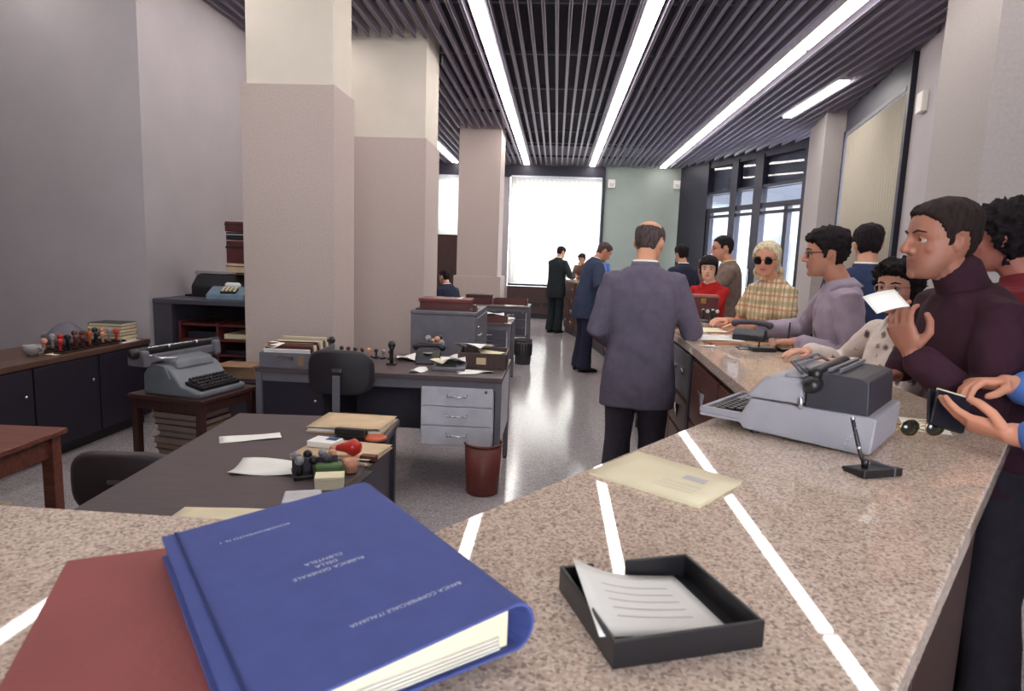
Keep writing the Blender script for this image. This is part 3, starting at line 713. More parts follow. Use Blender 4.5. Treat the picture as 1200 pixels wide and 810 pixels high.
# (chair faces local -y: the back post is on +y)
swivel('black swivel chair with a rounded back at the desk with light drawers', (-1.235, 3.6, 0), PI, .815, .40, .27)
swivel('dark chair whose curved back shows at the left edge of the near desk', (-1.66, 2.3, 0), math.radians(185), .585, .44, .26, mat('dark_brown_vinyl', (62, 50, 52), .55, bump=.3))
# filing cabinet
fc = thing('filing_cabinet', 'tall grey steel filing cabinet standing beside the second pillar', 'cabinet', (-.955, 5.9, 0))
part('body', MB().bb(-.285, .285, -.42, .42, .02, 1.0), M_steel_md, fc, bevel=.004)
part('top', MB().bb(-.29, .29, -.425, .425, 1.0, 1.03), M_steel_md, fc, bevel=.006)
part('plinth', MB().bb(-.27, .27, -.4, .4, 0, .02), M_black, fc)
for z0, z1 in ((.06, .34), (.36, .66), (.68, .98)):
    dr = part('drawer', MB().bb(.285, .297, -.4, .4, z0, z1), M_steel_md, fc, bevel=.003)
    part('handle', MB().tube([(.297, -.35, (z0 + z1) / 2), (.318, -.345, (z0 + z1) / 2), (.318, -.27, (z0 + z1) / 2), (.297, -.265, (z0 + z1) / 2)], .006, 8), M_chrome, dr, True)
part('lock', MB().ball((.3, -.37, .9), (.01, .014, .014)), M_chrome, fc, True)
# waste bins
def bin_(label, p, m, r=.125, h=.33, slots=False):
    t = thing('waste_basket', label, 'waste basket', p)
    part('shell', MB().lathe([(r * .84, .0), (r * .86, .012), (r, h), (r * .965, h), (r * .83, .02)], 24), m, t, True)
    part('rim', MB().tube([(r * math.cos(2 * PI * k / 24), r * math.sin(2 * PI * k / 24), h) for k in range(25)], .007, 6, cap=False), m, t, True)
    if slots:
        for k in range(20):
            a = 2 * PI * k / 20; rr = r * .985
            part('slat', MB().box((rr * math.cos(a), rr * math.sin(a), h * .62), (.006, .02, h * .5), rz=a), M_black, t)
    return t
M_bin = mat('red_brown_plastic', (112, 54, 48), .45, var=.1)
bin_('red-brown waste basket by the leg of the desk with light drawers', (-.415, 3.98, 0), M_bin, .122, .33)
bin_('dark slotted waste basket in front of the farthest desk', (-.42, 9.1, 0), mat('dark_grey_plastic', (52, 48, 54), .5), .13, .35, True)

# ---- near desk things
DZ = .76
sheet('long white slip at the far left of the near dark desk', (-1.195, 2.425, DZ), .23, .085, .5, seed=5)
sheet('crumpled white sheet in the middle of the near dark desk', (-.955, 2.09, DZ), .25, .15, .12, curlz=.014, seed=11)
sheet('cream sheet at the near end of the dark desk beside the blue binder', (-.93, 1.68, DZ), .24, .1, .05, M_cream, seed=9)
f1 = folder('pale tan envelope file lying at the far end of the near desk', (-.855, 2.68, DZ), .32, .26, -.02, M_tan, .022)
f2 = folder('tan folder under the white box on the near desk', (-.775, 2.30, DZ), .31, .23, -.12, M_tan, .014)
stp = thing('stapler', 'black stapler on the near desk between the two tan folders', 'stapler', (-.79, 2.485, DZ), -.1)
part('base', MB().bb(-.08, .06, -.02, .02, 0, .012), M_black, stp, bevel=.003); part('arm', MB().side([(-.018, .018), (.018, .018), (.014, .045), (-.014, .045)], -.08, .055), M_black, stp, bevel=.006)
odk = thing('ink_pad', 'round orange tin lid on the near desk right of the black stapler', 'lid', (-.70, 2.485, DZ)); part('disc', MB().lathe([(.042, 0), (.045, .012), (.04, .018), (.03, .016)], 24), mat('orange_enamel', (196, 92, 52), .4), odk, True); part('rim', MB().lathe([(.047, 0), (.047, .006), (.045, .008)], 24), M_black, odk, True)
wb = thing('card_box', 'flat white box with a blue label on the tan folder', 'box', (-.855, 2.335, DZ + .017), -.2)
part('body', MB().bb(-.055, .055, -.04, .04, 0, .022), M_paper, wb, bevel=.002); part('blue_label', MB().bb(.0, .045, .0, .034, .022, .0228), M_ink, wb)
br = thing('brown_stamp', 'small brown wooden block at the right corner of the tan folder', 'stamp', (-.645, 2.2, DZ + .012), -.1); part('block', MB().bb(-.03, .03, -.015, .015, 0, .02), M_wood, br, bevel=.003); part('pad', MB().bb(-.03, .03, -.016, .016, -.004, 0), M_black, br)
def hstamp(label, p, mcol, r=.016, h=.07, ball=.018, rz=0, tilt=0, grp=None):
    t = thing('rubber_stamp', label, 'stamp', p, rz, grp)
    part('handle', MB().lathe([(r * .6, .012), (r * .45, h * .4), (r * .5, h * .75), (ball * .95, h * .9)], 14).ball((0, 0, h), ball, 12, 8), mcol, t, True)
    part('plate', MB().bb(-r * 1.3, r * 1.3, -r * .9, r * .9, 0, .012), M_black, t, bevel=.002)
    if tilt: t.rotation_euler = (tilt, 0, rz); t.location.z += abs(math.sin(tilt)) * r
    return t
M_redpl = mat('red_plastic', (190, 44, 40), .3); M_green = mat('green_plastic', (70, 100, 48), .4); M_pink = mat('peach_plastic', (210, 150, 120), .45); M_greyk = mat('grey_plastic', (150, 146, 150), .45)
rs = thing('red_cup', 'bright red funnel-shaped stamp handle lying on the near desk', 'stamp', (-.725, 2.215, DZ + .052)); part('cone', MB().tube([(-.045, 0, -.005), (-.01, 0, 0), (.02, 0, 0), (.03, 0, 0)], [.010, .02, .034, .028], 18), M_redpl, rs, True); part('plug', MB().tube([(-.06, 0, -.008), (-.045, 0, -.005)], .012, 12), M_pink, rs, True)
rk = thing('stamp_rack', 'dark stamp rack crowded with grey-knobbed stamps on the near desk', 'stamp rack', (-.79, 2.06, DZ), .5)
part('base', MB().bb(-.075, .075, -.05, .05, 0, .014), M_black, rk, bevel=.003); part('rail', MB().bb(-.075, .075, -.004, .004, .014, .06), M_steel_dk, rk)
for k, (x_, y_) in enumerate(((-.06, .03), (-.02, .035), (.03, .035), (.06, .02), (-.055, -.03), (-.01, -.035), (.035, -.03))):
    s_ = part('stamp', MB().tube([(x_, y_, .014), (x_, y_, .05)], [.013, .008], 10), M_black, rk, True)
    part('knob', MB().ball((x_, y_, .062), .0155, 12, 8), (M_greyk, M_black, M_greyk, M_pink, M_greyk, M_black, M_steel_dk)[k], s_, True)
gs = thing('green_stamp', 'green oval dater stamp beside the red stamp on the near desk', 'stamp', (-.735, 2.035, DZ), .35); part('body', MB().side([(-.022, .0), (.022, 0), (.018, .05), (-.018, .05)], -.048, .048), M_green, gs, bevel=.01); part('sole', MB().bb(-.045, .045, -.02, .02, -.0, .006), M_black, gs)
pk = thing('peach_tub', 'small peach-coloured tub right of the green stamp', 'tub', (-.675, 2.09, DZ)); part('cup', MB().lathe([(.018, 0), (.026, .05), (.022, .05), (.016, .006)], 18), M_pink, pk, True); part('base', MB().lathe([(.02, 0), (.02, .004)], 16), M_black, pk)
cb = thing('cream_box', 'small cream box in front of the green stamp', 'box', (-.70, 1.95, DZ), .28); part('body', MB().bb(-.045, .045, -.03, .03, 0, .035), M_cream, cb, bevel=.002); part('lid', MB().bb(-.046, .046, -.031, .031, .03, .042), M_cream, cb, bevel=.002)
mb_ = thing('metal_box', 'flat pale metal stamp-pad tin beside the far corner of the blue binder', 'tin', (-.735, 1.81, DZ), .3); part('tin', MB().bb(-.055, .055, -.05, .05, 0, .022), M_steel_lt, mb_, bevel=.004); part('label', MB().bb(-.03, .03, -.02, .02, .022, .0228), M_grey_ink, mb_)
rul = thing('black_ruler', 'black ruler along the right edge of the near desk', 'ruler', (-.635, 1.95, DZ), 1.45); part('bar', MB().bb(-.16, .16, -.015, .015, 0, .006), M_black, rul, bevel=.001); part('edge', MB().bb(-.16, .16, .013, .016, 0, .004), M_steel_md, rul)

# ---- middle desk things
tb = thing('file_tray', 'grey steel file tray full of index cards at the left end of the wide desk', 'tray', (-1.71, 4.14, DZ), .05)
part('shell', MB().bb(-.17, .17, -.2, .3, 0, .006).bb(-.17, .17, -.2, -.192, 0, .10).bb(-.17, -.162, -.2, .3, 0, .10).bb(.162, .17, -.2, .3, 0, .10).bb(-.17, .17, .292, .3, 0, .1), M_steel_md, tb, bevel=.002)
part('label_holder', MB().bb(-.05, .05, -.208, -.2, .055, .08), M_chrome, tb); part('front_card', MB().bb(.08, .12, -.204, -.2, .02, .08), M_card, tb)
for k in range(14):
    part('index_card', MB().box((0, -.16 + .032 * k, .07 + .012 * (k % 3)), (.3, .004, .11 + .01 * (k % 4)), rx=.35), (M_paper, M_cream, M_card, M_redbrown)[(k * 7) % 4], tb)
sheet('white sheet sticking out of the grey file tray', (-1.80, 4.02, DZ + .125), .12, .1, .3, curlz=.03, seed=12)
hstamp('black ball-topped stamp behind the file tray', (-1.66, 4.68, DZ), M_black, .02, .09, .028)
cols_ = [M_black, M_redbrown, M_tel, M_wood, M_pink, M_black, M_greyk, M_redbrown]
labs = ['black stamp first from left', 'brown stamp second from left', 'navy stamp third from left', 'walnut stamp fourth from left', 'peach stamp fifth from left', 'black stamp sixth from left', 'grey stamp seventh from left', 'brown stamp eighth from left']
for k in range(8):
    hstamp(labs[k] + ' in the row at the back of the wide desk', (-1.54 + .055 * k, 4.55 - .012 * k, DZ), cols_[k], .016, .055, .016, .2 * k)
hstamp('tall black stamp with a flared top standing right of the stamp row', (-1.09, 4.25, DZ), M_black, .026, .14, .026)
sheet('crumpled white papers left of the telephone on the wide desk', (-1.02, 4.5, DZ), .2, .2, .3, curlz=.035, seed=14)
sheet('torn white scrap near the front edge of the wide desk', (-.86, 4.03, DZ), .12, .05, .7, curlz=.03, seed=16)
te = thing('desk_telephone', 'black telephone standing against the filing cabinet on the wide desk', 'telephone', (-.87, 4.42, DZ), .1)
part('body', MB().side([(-.09, 0), (.09, 0), (.07, .06), (-.02, .09), (-.08, .05)], -.085, .085), M_black, te, bevel=.008)
part('handset', MB().tube([(-.1, .03, .10), (-.07, .03, .12), (.07, .03, .12), (.1, .03, .10)], [.026, .018, .018, .026], 12), M_black, te, True); part('dial', MB().lathe([(.035, 0), (.035, .008)], 18, (0, -.04, .07)), M_greyk, te, True)
rk2 = thing('stamp_rack', 'little stand of grey and peach knobs behind the black telephone', 'stamp rack', (-.86, 4.6, DZ))
part('post', MB().lathe([(.05, 0), (.05, .01), (.008, .015), (.008, .1)], 14), M_black, rk2, True)
for k in range(6):
    a = k * PI / 3; part('knob', MB().ball((.05 * math.cos(a), .05 * math.sin(a), .12 + .03 * (k % 2)), .022, 10, 6), (M_greyk, M_black, M_pink)[k % 3], rk2, True)
cal = thing('adding_machine', 'grey adding machine strewn with paper strips on the wide desk', 'office machine', (-.68, 4.2, DZ), .05)
part('body', MB().side([(-.1, 0), (.1, 0), (.1, .05), (-.1, .025)], -.11, .11), M_steel_md, cal, bevel=.006); part('keys', MB().bb(-.08, .05, -.08, .0, .03, .046), M_black, cal)
for k in range(3): sheet(('crumpled white strip on top of the adding machine', 'white strip behind the adding machine', 'cream strip hanging left of the adding machine')[k], (-.66 - .07 * (k == 2), 4.2 + .09 * (k == 1), DZ + (.052, .05, .04)[k]), .17, .1, .2 + .5 * k, (M_paper, M_paper, M_cream)[k], .03, seed=20 + k)
tbx = thing('letter_tray', 'deep dark brown wooden tray with papers at the right end of the wide desk', 'tray', (-.475, 4.42, DZ), .03)
part('tray_floor', MB().bb(-.16, .16, -.15, .17, 0, .008), M_wood_dark, tbx)
part('rim', MB().bb(-.165, .165, -.16, -.148, 0, .105).bb(-.165, .165, .16, .172, 0, .105).bb(-.167, -.155, -.16, .172, 0, .105).bb(.155, .167, -.16, .172, 0, .105), M_wood_dark, tbx, bevel=.003)
part('label_plate', MB().bb(-.04, .025, -.165, -.16, .03, .075), M_tan, tbx)
sheet('white paper curling over the left edge of the deep brown tray', (-.55, 4.46, DZ + .10), .16, .24, 1.0, curlz=.05, seed=31)
sheet('cream papers inside the deep brown tray', (-.42, 4.40, DZ + .075), .15, .18, .4, M_cream, curlz=.03, seed=33)
sheet('white strip lying across another in front of the brown tray', (-.5, 4.12, DZ), .24, .06, .15, curlz=.012, seed=35)
sheet('white strip under the crossing one in front of the brown tray', (-.51, 4.08, DZ), .2, .06, .75, curlz=.008, seed=36)
# on the filing cabinet
rt = thing('letter_tray', 'red-brown document box on top of the filing cabinet', 'tray', (-.95, 5.72, 1.03), .02)
part('box', MB().bb(-.24, .2, -.12, .18, 0, .085), M_redbrown, rt, bevel=.004); part('lid', MB().bb(-.25, .21, -.13, .19, .07, .1), mat('dark_red_board', (106, 40, 40), .4), rt, bevel=.004); part('base_board', MB().bb(-.27, .25, -.15, .2, -.0, .012), M_wood_dark, rt)
sheet('white slip on the red-brown document box', (-.86, 5.68, 1.132), .1, .06, -.3, curlz=.02, seed=41)
tb2 = thing('tape_holder', 'little dark holder on the corner of the filing cabinet', 'stand', (-.70, 5.62, 1.03)); part('post', MB().bb(-.012, .012, -.06, .06, 0, .06), M_redbrown, tb2, bevel=.003); part('foot', MB().bb(-.02, .02, -.07, .07, 0, .008), M_black, tb2)
# desk right of the cabinet
dt = thing('letter_tray', 'low red-brown tray with papers on the desk right of the filing cabinet', 'tray', (-.66, 7.45, DZ), .05)
part('tray_floor', MB().bb(-.15, .12, -.15, .16, 0, .008), M_redbrown, dt); part('rim', MB().bb(-.15, .12, -.155, -.145, 0, .08).bb(-.155, -.145, -.15, .16, 0, .08).bb(.115, .125, -.15, .16, 0, .08), M_redbrown, dt)
sheet('white paper lying in the low red-brown tray', (-.68, 7.45, DZ + .085), .2, .25, .1, curlz=.02, seed=43); sheet('white sheet behind the low red-brown tray', (-.62, 7.85, DZ), .25, .2, .3, curlz=.02, seed=44)
sheet('white sheet at the corner of the desk right of the filing cabinet', (-.53, 7.36, DZ), .08, .2, .1, seed=45)
d4 = thing('letter_tray', 'red-brown tray on the farthest desk by the aisle', 'tray', (-.68, 10.35, DZ)); part('tray_floor', MB().bb(-.3, .25, -.15, .15, 0, .008), M_redbrown, d4); part('rim', MB().bb(-.3, .25, -.155, -.145, 0, .09).bb(-.3, .25, .145, .155, 0, .09).bb(-.3, -.29, -.15, .15, 0, .09).bb(.24, .25, -.15, .15, 0, .09), M_redbrown, d4)
d5 = thing('card_box', 'dark red-brown card box left on the farthest desk', 'box', (-1.2, 10.2, DZ)); part('body', MB().bb(-.2, .2, -.12, .12, 0, .13), M_redbrown, d5, bevel=.004); part('lid', MB().bb(-.205, .205, -.125, .125, .11, .15), M_wood_dark, d5, bevel=.004)
sheet('white sheets on the front of the farthest desk', (-.62, 9.98, DZ), .3, .22, .1, curlz=.01, seed=46)
d6 = thing('card_box', 'long red-brown card box on the desk of the seated clerk', 'box', (-1.95, 9.35, DZ)); part('body', MB().bb(-.3, .3, -.12, .12, 0, .12), M_redbrown, d6, bevel=.004); part('lid', MB().bb(-.305, .305, -.125, .125, .1, .14), M_wood_dark, d6, bevel=.004)

# ------------------------------------------------------------------ left side
lc = thing('low_cabinet', 'low dark cabinet along the left wall with stamps and books on it', 'cabinet', (-3.43, 4.3, 0))
part('carcass', MB().bb(-.55, 0, -1.6, .88, .08, .68), mat('dark_violet_door', (38, 32, 46), .5), lc); part('top', MB().bb(-.56, .015, -1.62, .885, .68, .72), mat('brown_counter_board', (92, 66, 56), .4, var=.2), lc, bevel=.004); part('plinth', MB().bb(-.5, -.05, -1.55, .85, 0, .08), M_black, lc)
for k in range(4):
    dd_ = part('door', MB().bb(0, .014, -1.58 + .615 * k, -.98 + .615 * k, .1, .67), mat('dark_violet_door', (38, 32, 46), .5), lc, bevel=.003); part('knob', MB().ball((.02, -1.05 + .615 * k, .5), .012, 10, 6), M_chrome, dd_, True)
su = thing('pigeonhole_unit', 'dark shelf unit with red-brown pigeonholes behind the typewriter', 'shelf unit', (-2.96, 5.6, 0))
part('top', MB().bb(-.46, .44, -.36, .3, 1.02, 1.06), M_steel_dk, su, bevel=.003)
part('side', MB().bb(-.46, -.3, -.35, .29, 0, 1.02), M_steel_dk, su); part('side', MB().bb(.40, .44, -.35, .29, 0, 1.02), M_steel_dk, su); part('back', MB().bb(-.3, .4, .26, .28, .05, 1.02), M_black, su); part('plinth', MB().bb(-.3, .4, -.3, .28, 0, .06), M_black, su)
M_pig = mat('red_brown_shelf', (88, 38, 38), .5, var=.2)
for k in range(5): part('shelf', MB().bb(-.24, .40, -.33, .26, .32 + .13 * k, .335 + .13 * k), M_pig, su)
for x_ in (-.24, .09, .39): part('upright', MB().bb(x_ - .01, x_ + .01, -.335, .26, .06, .87), M_pig, su)
k = 0
for sx_ in (-.08, .24):
    for j in range(5):
        zz = .336 + .13 * (j - 1) if j else .07
        k += 1
        mm = (M_paper, M_steel_lt, M_cream, M_tel)[(k * 3) % 4]
        o = part('paper_bundle', MB().box((0, 0, .018 + .006 * (k % 3)), (.22 + .02 * (k % 3), .4, .03 + .012 * (k % 3)), rz=.04 * (k % 3 - 1)), mm, None, bevel=.003); o.location = (-2.96 + sx_, 5.52, zz)
        tag(o, ('left', 'right')[sx_ > 0] + ' column of pigeonholes, ' + ('lowest', 'second', 'third', 'fourth', 'topmost')[j] + ' bundle of papers', 'papers', 'papers in the pigeonholes')
# machines on the shelf unit
bm_ = thing('adding_machine', 'small blue-grey adding machine on top of the pigeonhole unit', 'office machine', (-2.86, 5.5, 1.06), .15)
M_bluegrey = mat('blue_grey_enamel', (104, 128, 146), .45, bump=.2, bscale=300)
part('body', MB().side([(-.17, 0), (.12, 0), (.12, .1), (.0, .11), (-.16, .05)], -.16, .16), M_bluegrey, bm_, bevel=.01); part('keypad', MB().box((.02, -.1, .077), (.13, .09, .02), rx=.36), M_black, bm_); part('paper_roll', MB().tube([(-.05, .05, .12), (.05, .05, .12)], .025, 12), M_paper, bm_, True)
for r in range(3):
    for c_ in range(4): part('key', MB().box((-.03 + .033 * c_, -.125 + .03 * r, .082 + .011 * r), (.02, .018, .018), rx=.36), M_cream, bm_, bevel=.003, seg=1)
bk_ = thing('desk_machine', 'black office machine behind the small blue adding machine', 'office machine', (-3.0, 5.77, 1.06)); part('body', MB().side([(-.12, 0), (.12, 0), (.12, .17), (-.02, .2), (-.12, .1)], -.32, .34), M_black, bk_, bevel=.02); part('carriage', MB().tube([(-.34, .02, .21), (.36, .02, .21)], .02, 12), M_chrome, bk_, True); part('base', MB().bb(-.35, .36, -.16, .13, 0, .02), M_black, bk_)
for k, (lab, w_, h_, z_, m_) in enumerate((('tan card box on the black office machine', .30, .08, 1.29, M_tan), ('dark red-brown file box in the stack by the first pillar, lower one', .34, .20, 1.375, M_redbrown), ('dark thin box between the two red-brown file boxes', .30, .07, 1.58, M_black_soft), ('red-brown file box topmost on the stack by the first pillar', .36, .09, 1.655, M_redbrown))):
    t = thing('file_box', lab, 'box', (-2.82 + .02 * (k % 2), 5.76, z_)); part('body', MB().bb(-w_ / 2, w_ / 2, -.12, .12, 0, h_), m_, t, bevel=.006); part('lid_edge', MB().bb(-w_ / 2 - .004, w_ / 2 + .004, -.124, .124, h_ * .65, h_ * .75), M_black_soft if k != 2 else M_steel_lt, t)
# small things on the low cabinet
M_orange = mat('orange_plastic', (176, 90, 50), .4)
SC = [('red', M_redpl), ('brown', M_redbrown), ('peach', M_pink), ('black', M_black), ('orange', M_orange), ('grey', M_greyk), ('walnut', M_wood), ('navy', M_tel)]
ORD = ['first', 'second', 'third', 'fourth', 'fifth', 'sixth', 'seventh', 'eighth', 'ninth', 'tenth']
for row, (xo, zo) in enumerate(((-3.50, 'front'), (-3.62, 'back'))):
    sr_ = thing('stamp_rack', 'long ' + zo + ' wooden stamp rack on the low cabinet', 'stamp rack', (xo, 4.62, .72)); part('base', MB().bb(-.03, .03, -.36, .34, 0, .012), M_wood_dark, sr_, bevel=.002); part('rail', MB().bb(-.034, -.03, -.36, .34, .012, .03), M_wood_dark, sr_)
    for k in range(10):
        nm_, mm = SC[(k * 3 + row * 2) % 8]
        hstamp(nm_ + ' stamp, ' + ORD[k] + ' from the left in the ' + zo + ' rack on the low cabinet', (xo + .004 * (k % 3), 4.29 + .072 * k, .732), mm, .018, .075 + .012 * ((k * 5) % 3), .021)
cu = thing('cup', 'pale cup at the left end of the low cabinet', 'cup', (-3.60, 4.16, .72)); part('bowl', MB().lathe([(.03, 0), (.05, .03), (.055, .075), (.05, .075), (.03, .01)], 18), M_greyk, cu, True); part('handle', MB().tube([(.05, 0, .06), (.08, 0, .05), (.075, 0, .025), (.045, 0, .02)], .007, 8), M_greyk, cu, True)
sheet('pale strip of paper at the front edge of the low cabinet', (-3.52, 4.28, .72), .08, .14, .1, M_cream, seed=51)
sk = thing('cloth_bag', 'lumpy grey cloth on the low cabinet by the left wall', 'cloth', (-3.86, 4.80, .72)); part('heap', MB().lathe([(.16, 0), (.15, .06), (.1, .11), (.05, .15), (.01, .16)], 9), mat('grey_cloth', (112, 108, 120), .9, bump=.4), sk, True); part('fold', MB().ball((-.12, .04, .04), (.12, .07, .05), 10, 6), mat('pale_grey_cloth', (150, 148, 158), .9, bump=.4), sk, True)
for k in range(6):
    t = thing('book', ('bottom', 'second', 'third', 'fourth', 'fifth', 'topmost')[k] + ' book of the flat stack at the far end of the low cabinet', 'book', (-3.62 + .01 * (k % 2), 5.0, .72 + .026 * k), .05 * ((k * 5) % 3 - 1), 'books stacked on the low cabinet')
    mm = (M_card, M_tan, M_steel_dk, M_card, M_tan, M_steel_dk)[k]
    part('cover', MB().bb(-.14, .14, -.1, .1, 0, .003).bb(-.14, .14, -.1, .1, .022, .025).bb(-.14, -.137, -.1, .1, 0, .025), mm, t); part('page_block', MB().bb(-.135, .137, -.097, .097, .003, .022), M_cream, t)
sheet('white sheet in front of the book stack on the low cabinet', (-3.5, 4.98, .72), .12, .25, .1, seed=53)
# typing table and typewriter
tt = thing('typing_table', 'small dark wooden table carrying the blue-grey typewriter', 'table', (-2.24, 3.82, 0), math.radians(-12))
part('top', MB().bb(-.27, .27, -.25, .27, .595, .62), M_wood_dark, tt, bevel=.004); part('apron', MB().bb(-.24, .24, -.23, -.215, .53, .595).bb(-.24, .24, .235, .25, .53, .595).bb(-.245, -.23, -.23, .25, .53, .595).bb(.23, .245, -.23, .25, .53, .595), M_wood_dark, tt)
for x_ in (-.235, .235):
    for y_ in (-.215, .235): part('leg', MB().bb(x_ - .02, x_ + .02, y_ - .02, y_ + .02, 0, .595), M_wood_dark, tt)
part('shelf', MB().bb(-.23, .23, -.2, .22, .12, .14), M_wood_dark, tt)
for k in range(9):
    t = thing('ledger', ('lowest', 'second', 'third', 'fourth', 'fifth', 'sixth', 'seventh', 'eighth', 'topmost')[k] + ' ledger of the pile under the typewriter table', 'book', (-2.25 + .012 * ((k * 3) % 4 - 1), 3.82, .14 + .04 * k), math.radians(-12) + .03 * ((k * 5) % 3 - 1), 'ledgers under the typewriter table')
    part('cover', MB().bb(-.165, .165, -.15, .15, 0, .004).bb(-.165, .165, -.15, .15, .033, .037), (M_card, M_steel_dk, M_card, M_redbrown)[k % 4], t); part('page_block', MB().bb(-.158, .158, -.143, .145, .004, .033), mat('yellowed_grey_paper', (140, 124, 114), .9), t)
ty = thing('typewriter', 'blue-grey office typewriter with a wide carriage on the small dark table', 'typewriter', (-2.24, 3.80, .62), math.radians(77))
M_ty = mat('blue_grey_hammer_enamel', (110, 114, 122), .45, bump=.3, bscale=300)
ty.scale = (1.0, 1.05, 1.2)   # local: keyboard towards -y, carriage at +y
part('body', MB().side([(-.22, .0), (-.225, .03), (-.10, .055), (-.03, .13), (.0, .15), (.12, .16), (.17, .10), (.17, 0)], -.2, .2), M_ty, ty, bevel=.012, seg=3)
part('top_cover', MB().side([(-.04, .13), (-.02, .175), (.07, .19), (.07, .13)], -.15, .15), M_ty, ty, bevel=.012)
kb = part('keyboard_well', MB().box((0, -.15, .053), (.32, .12, .02), rx=.2), M_black, ty)
for r in range(4):
    for c_ in range(11): part('key', MB().box((-.14 + .0275 * c_ + .006 * (r % 2), -.19 + .028 * r, .058 + .009 * r), (.019, .017, .014), rx=.2), M_black_soft, kb, bevel=.003, seg=1)
cg = part('carriage', MB().bb(-.27, .27, .06, .15, .17, .21), M_steel_md, ty, bevel=.006)
part('platen', MB().tube([(-.28, .10, .225), (.28, .10, .225)], .022, 14), M_black, cg, True)
for s in (-1, 1):
    part('platen_knob', MB().tube([(s * .30, .10, .22), (s * .34, .10, .22)], [.028, .026], 14), M_black, cg, True); part('end_cover', MB().side([(.04, .155), (.17, .155), (.165, .23), (.05, .235)], min(s * .26, s * .31), max(s * .26, s * .31)), M_steel_md, cg, bevel=.012)
part('return_lever', MB().tube([(-.28, .04, .21), (-.25, -.02, .2), (-.18, -.06, .195)], .006, 8), M_chrome, cg, True)
part('paper_bail', MB().tube([(-.25, .07, .245), (.25, .07, .245)], .004, 8), M_chrome, cg, True)
for x_ in (-.1, .12): part('bail_roller', MB().ball((x_, .07, .24), .01, 10, 6), M_chrome, cg, True)
part('side_cover', MB().side([(-.03, .09), (.12, .12), (.12, .16), (0, .15)], -.212, -.2), M_ty, ty)
# carton and dark cabinet between the table and the pillar
lb = thing('low_cabinet', 'low dark cabinet against the foot of the first pillar', 'cabinet', (-2.4, 4.68, 0)); part('carcass', MB().bb(-.2, .3, -.2, .24, .03, .52), M_steel_dk, lb); part('top', MB().bb(-.21, .31, -.21, .25, .52, .54), M_black_soft, lb); part('plinth', MB().bb(-.18, .28, -.18, .22, 0, .03), M_black, lb)
ct = thing('carton', 'brown cardboard carton at the foot of the first pillar', 'box', (-2.36, 4.66, .54), .05); part('body', MB().bb(-.15, .14, -.1, .1, 0, .1), M_card, ct, bevel=.003); part('flap', MB().box((0, -.105, .105), (.28, .06, .004), rx=.3), M_card, ct)
# floor bundles behind the table
for k in range(5):
    o = tag(part('paper_bundle', MB().box((0, 0, .04), (.3, .24, .075), rz=.1 * (k % 3 - 1)), (M_card, M_cream, M_tan, M_card, M_cream)[k], None, bevel=.006), ('lowest', 'second', 'third', 'fourth', 'topmost')[k] + ' tied bundle of papers in the heap behind the typewriter table', 'papers', 'paper bundles on the floor'); o.location = (-2.80, 4.66, .078 * k)
# wooden table at the left edge
wt = thing('side_table', 'reddish wooden side table at the left edge of the frame', 'table', (-2.45, 2.32, 0), .04)
M_redwood = mat('reddish_wood', (112, 62, 50), .4, var=.3, scale=4, stretch=(2, 14, 14))
part('top', MB().bb(-.4, .38, -.5, .23, .695, .72), M_redwood, wt, bevel=.005); part('apron', MB().bb(-.36, .34, .185, .2, .6, .695).bb(.325, .34, -.46, .2, .6, .695).bb(-.36, -.345, -.46, .2, .6, .695), M_redwood, wt)
for x_ in (-.35, .33):
    for y_ in (-.45, .19): part('leg', MB().bb(x_ - .025, x_ + .025, y_ - .025, y_ + .025, 0, .695), M_redwood, wt)
part('shelf', MB().bb(-.34, .32, -.44, .18, .3, .32), M_redwood, wt)
for k in range(3):
    o = tag(part('paper_bundle', MB().box((0, 0, .02), (.3, .3, .035), rz=.08 * k), (M_steel_lt, M_paper, M_cream)[k], None, bevel=.004), ('lowest', 'middle', 'top')[k] + ' bundle of papers on the shelf of the reddish side table', 'papers'); o.location = (-2.35, 2.25, .32 + .037 * k)
# ------------------------------------------------------------------ people
M_skin = vcol_mat('skin', .55, .12, 220)
def hair_mat(name, rgb):
    return mat(name, rgb, .7, var=.5, scale=10, bump=.9, bscale=60, stretch=(9, 9, 2.0), spec=.18)
H_dark = hair_mat('dark_brown_hair', (44, 31, 30)); H_black = hair_mat('black_hair', (30, 22, 26)); H_grey = hair_mat('grey_brown_hair', (80, 68, 68)); H_blonde = hair_mat('ash_blonde_hair', (230, 200, 170)); H_brown = hair_mat('brown_hair', (58, 40, 34))
def cloth(name, rgb, var=.1, bscale=500): return mat(name, rgb, .88, var=var, scale=26, bump=.35, bscale=bscale, spec=.2)
C_grey = cloth('grey_flannel', (98, 90, 106)); C_greytr = cloth('dark_grey_flannel', (66, 62, 72)); C_blue = cloth('dark_blue_wool', (56, 65, 88)); C_navy = cloth('navy_wool', (44, 46, 66)); C_darksuit = cloth('dark_green_grey_wool', (40, 46, 50)); C_brown = cloth('brown_tweed', (118, 100, 92), .2); C_red = cloth('red_knit', (176, 36, 36)); C_lilac = cloth('lilac_shirt_cloth', (166, 152, 168), .06); C_bluej = cloth('blue_denim_cloth', (50, 60, 90)); C_plum = cloth('dark_plum_knit', (58, 32, 44), .15); C_maroon = cloth('maroon_knit', (110, 36, 44)); C_white = cloth('white_shirt_cloth', (226, 222, 218), .03); C_sky = cloth('sky_blue_shirt_cloth', (86, 124, 196), .05); C_tan = cloth('tan_dress_cloth', (112, 84, 74)); C_dk = cloth('dark_trouser_cloth', (46, 42, 50)); C_dkblue = cloth('mid_blue_shirt_cloth', (84, 108, 160)); C_yel = cloth('cream_shirt_cloth', (214, 196, 150), .04)
M_shoe = mat('black_shoe_leather', (30, 26, 28), .35)
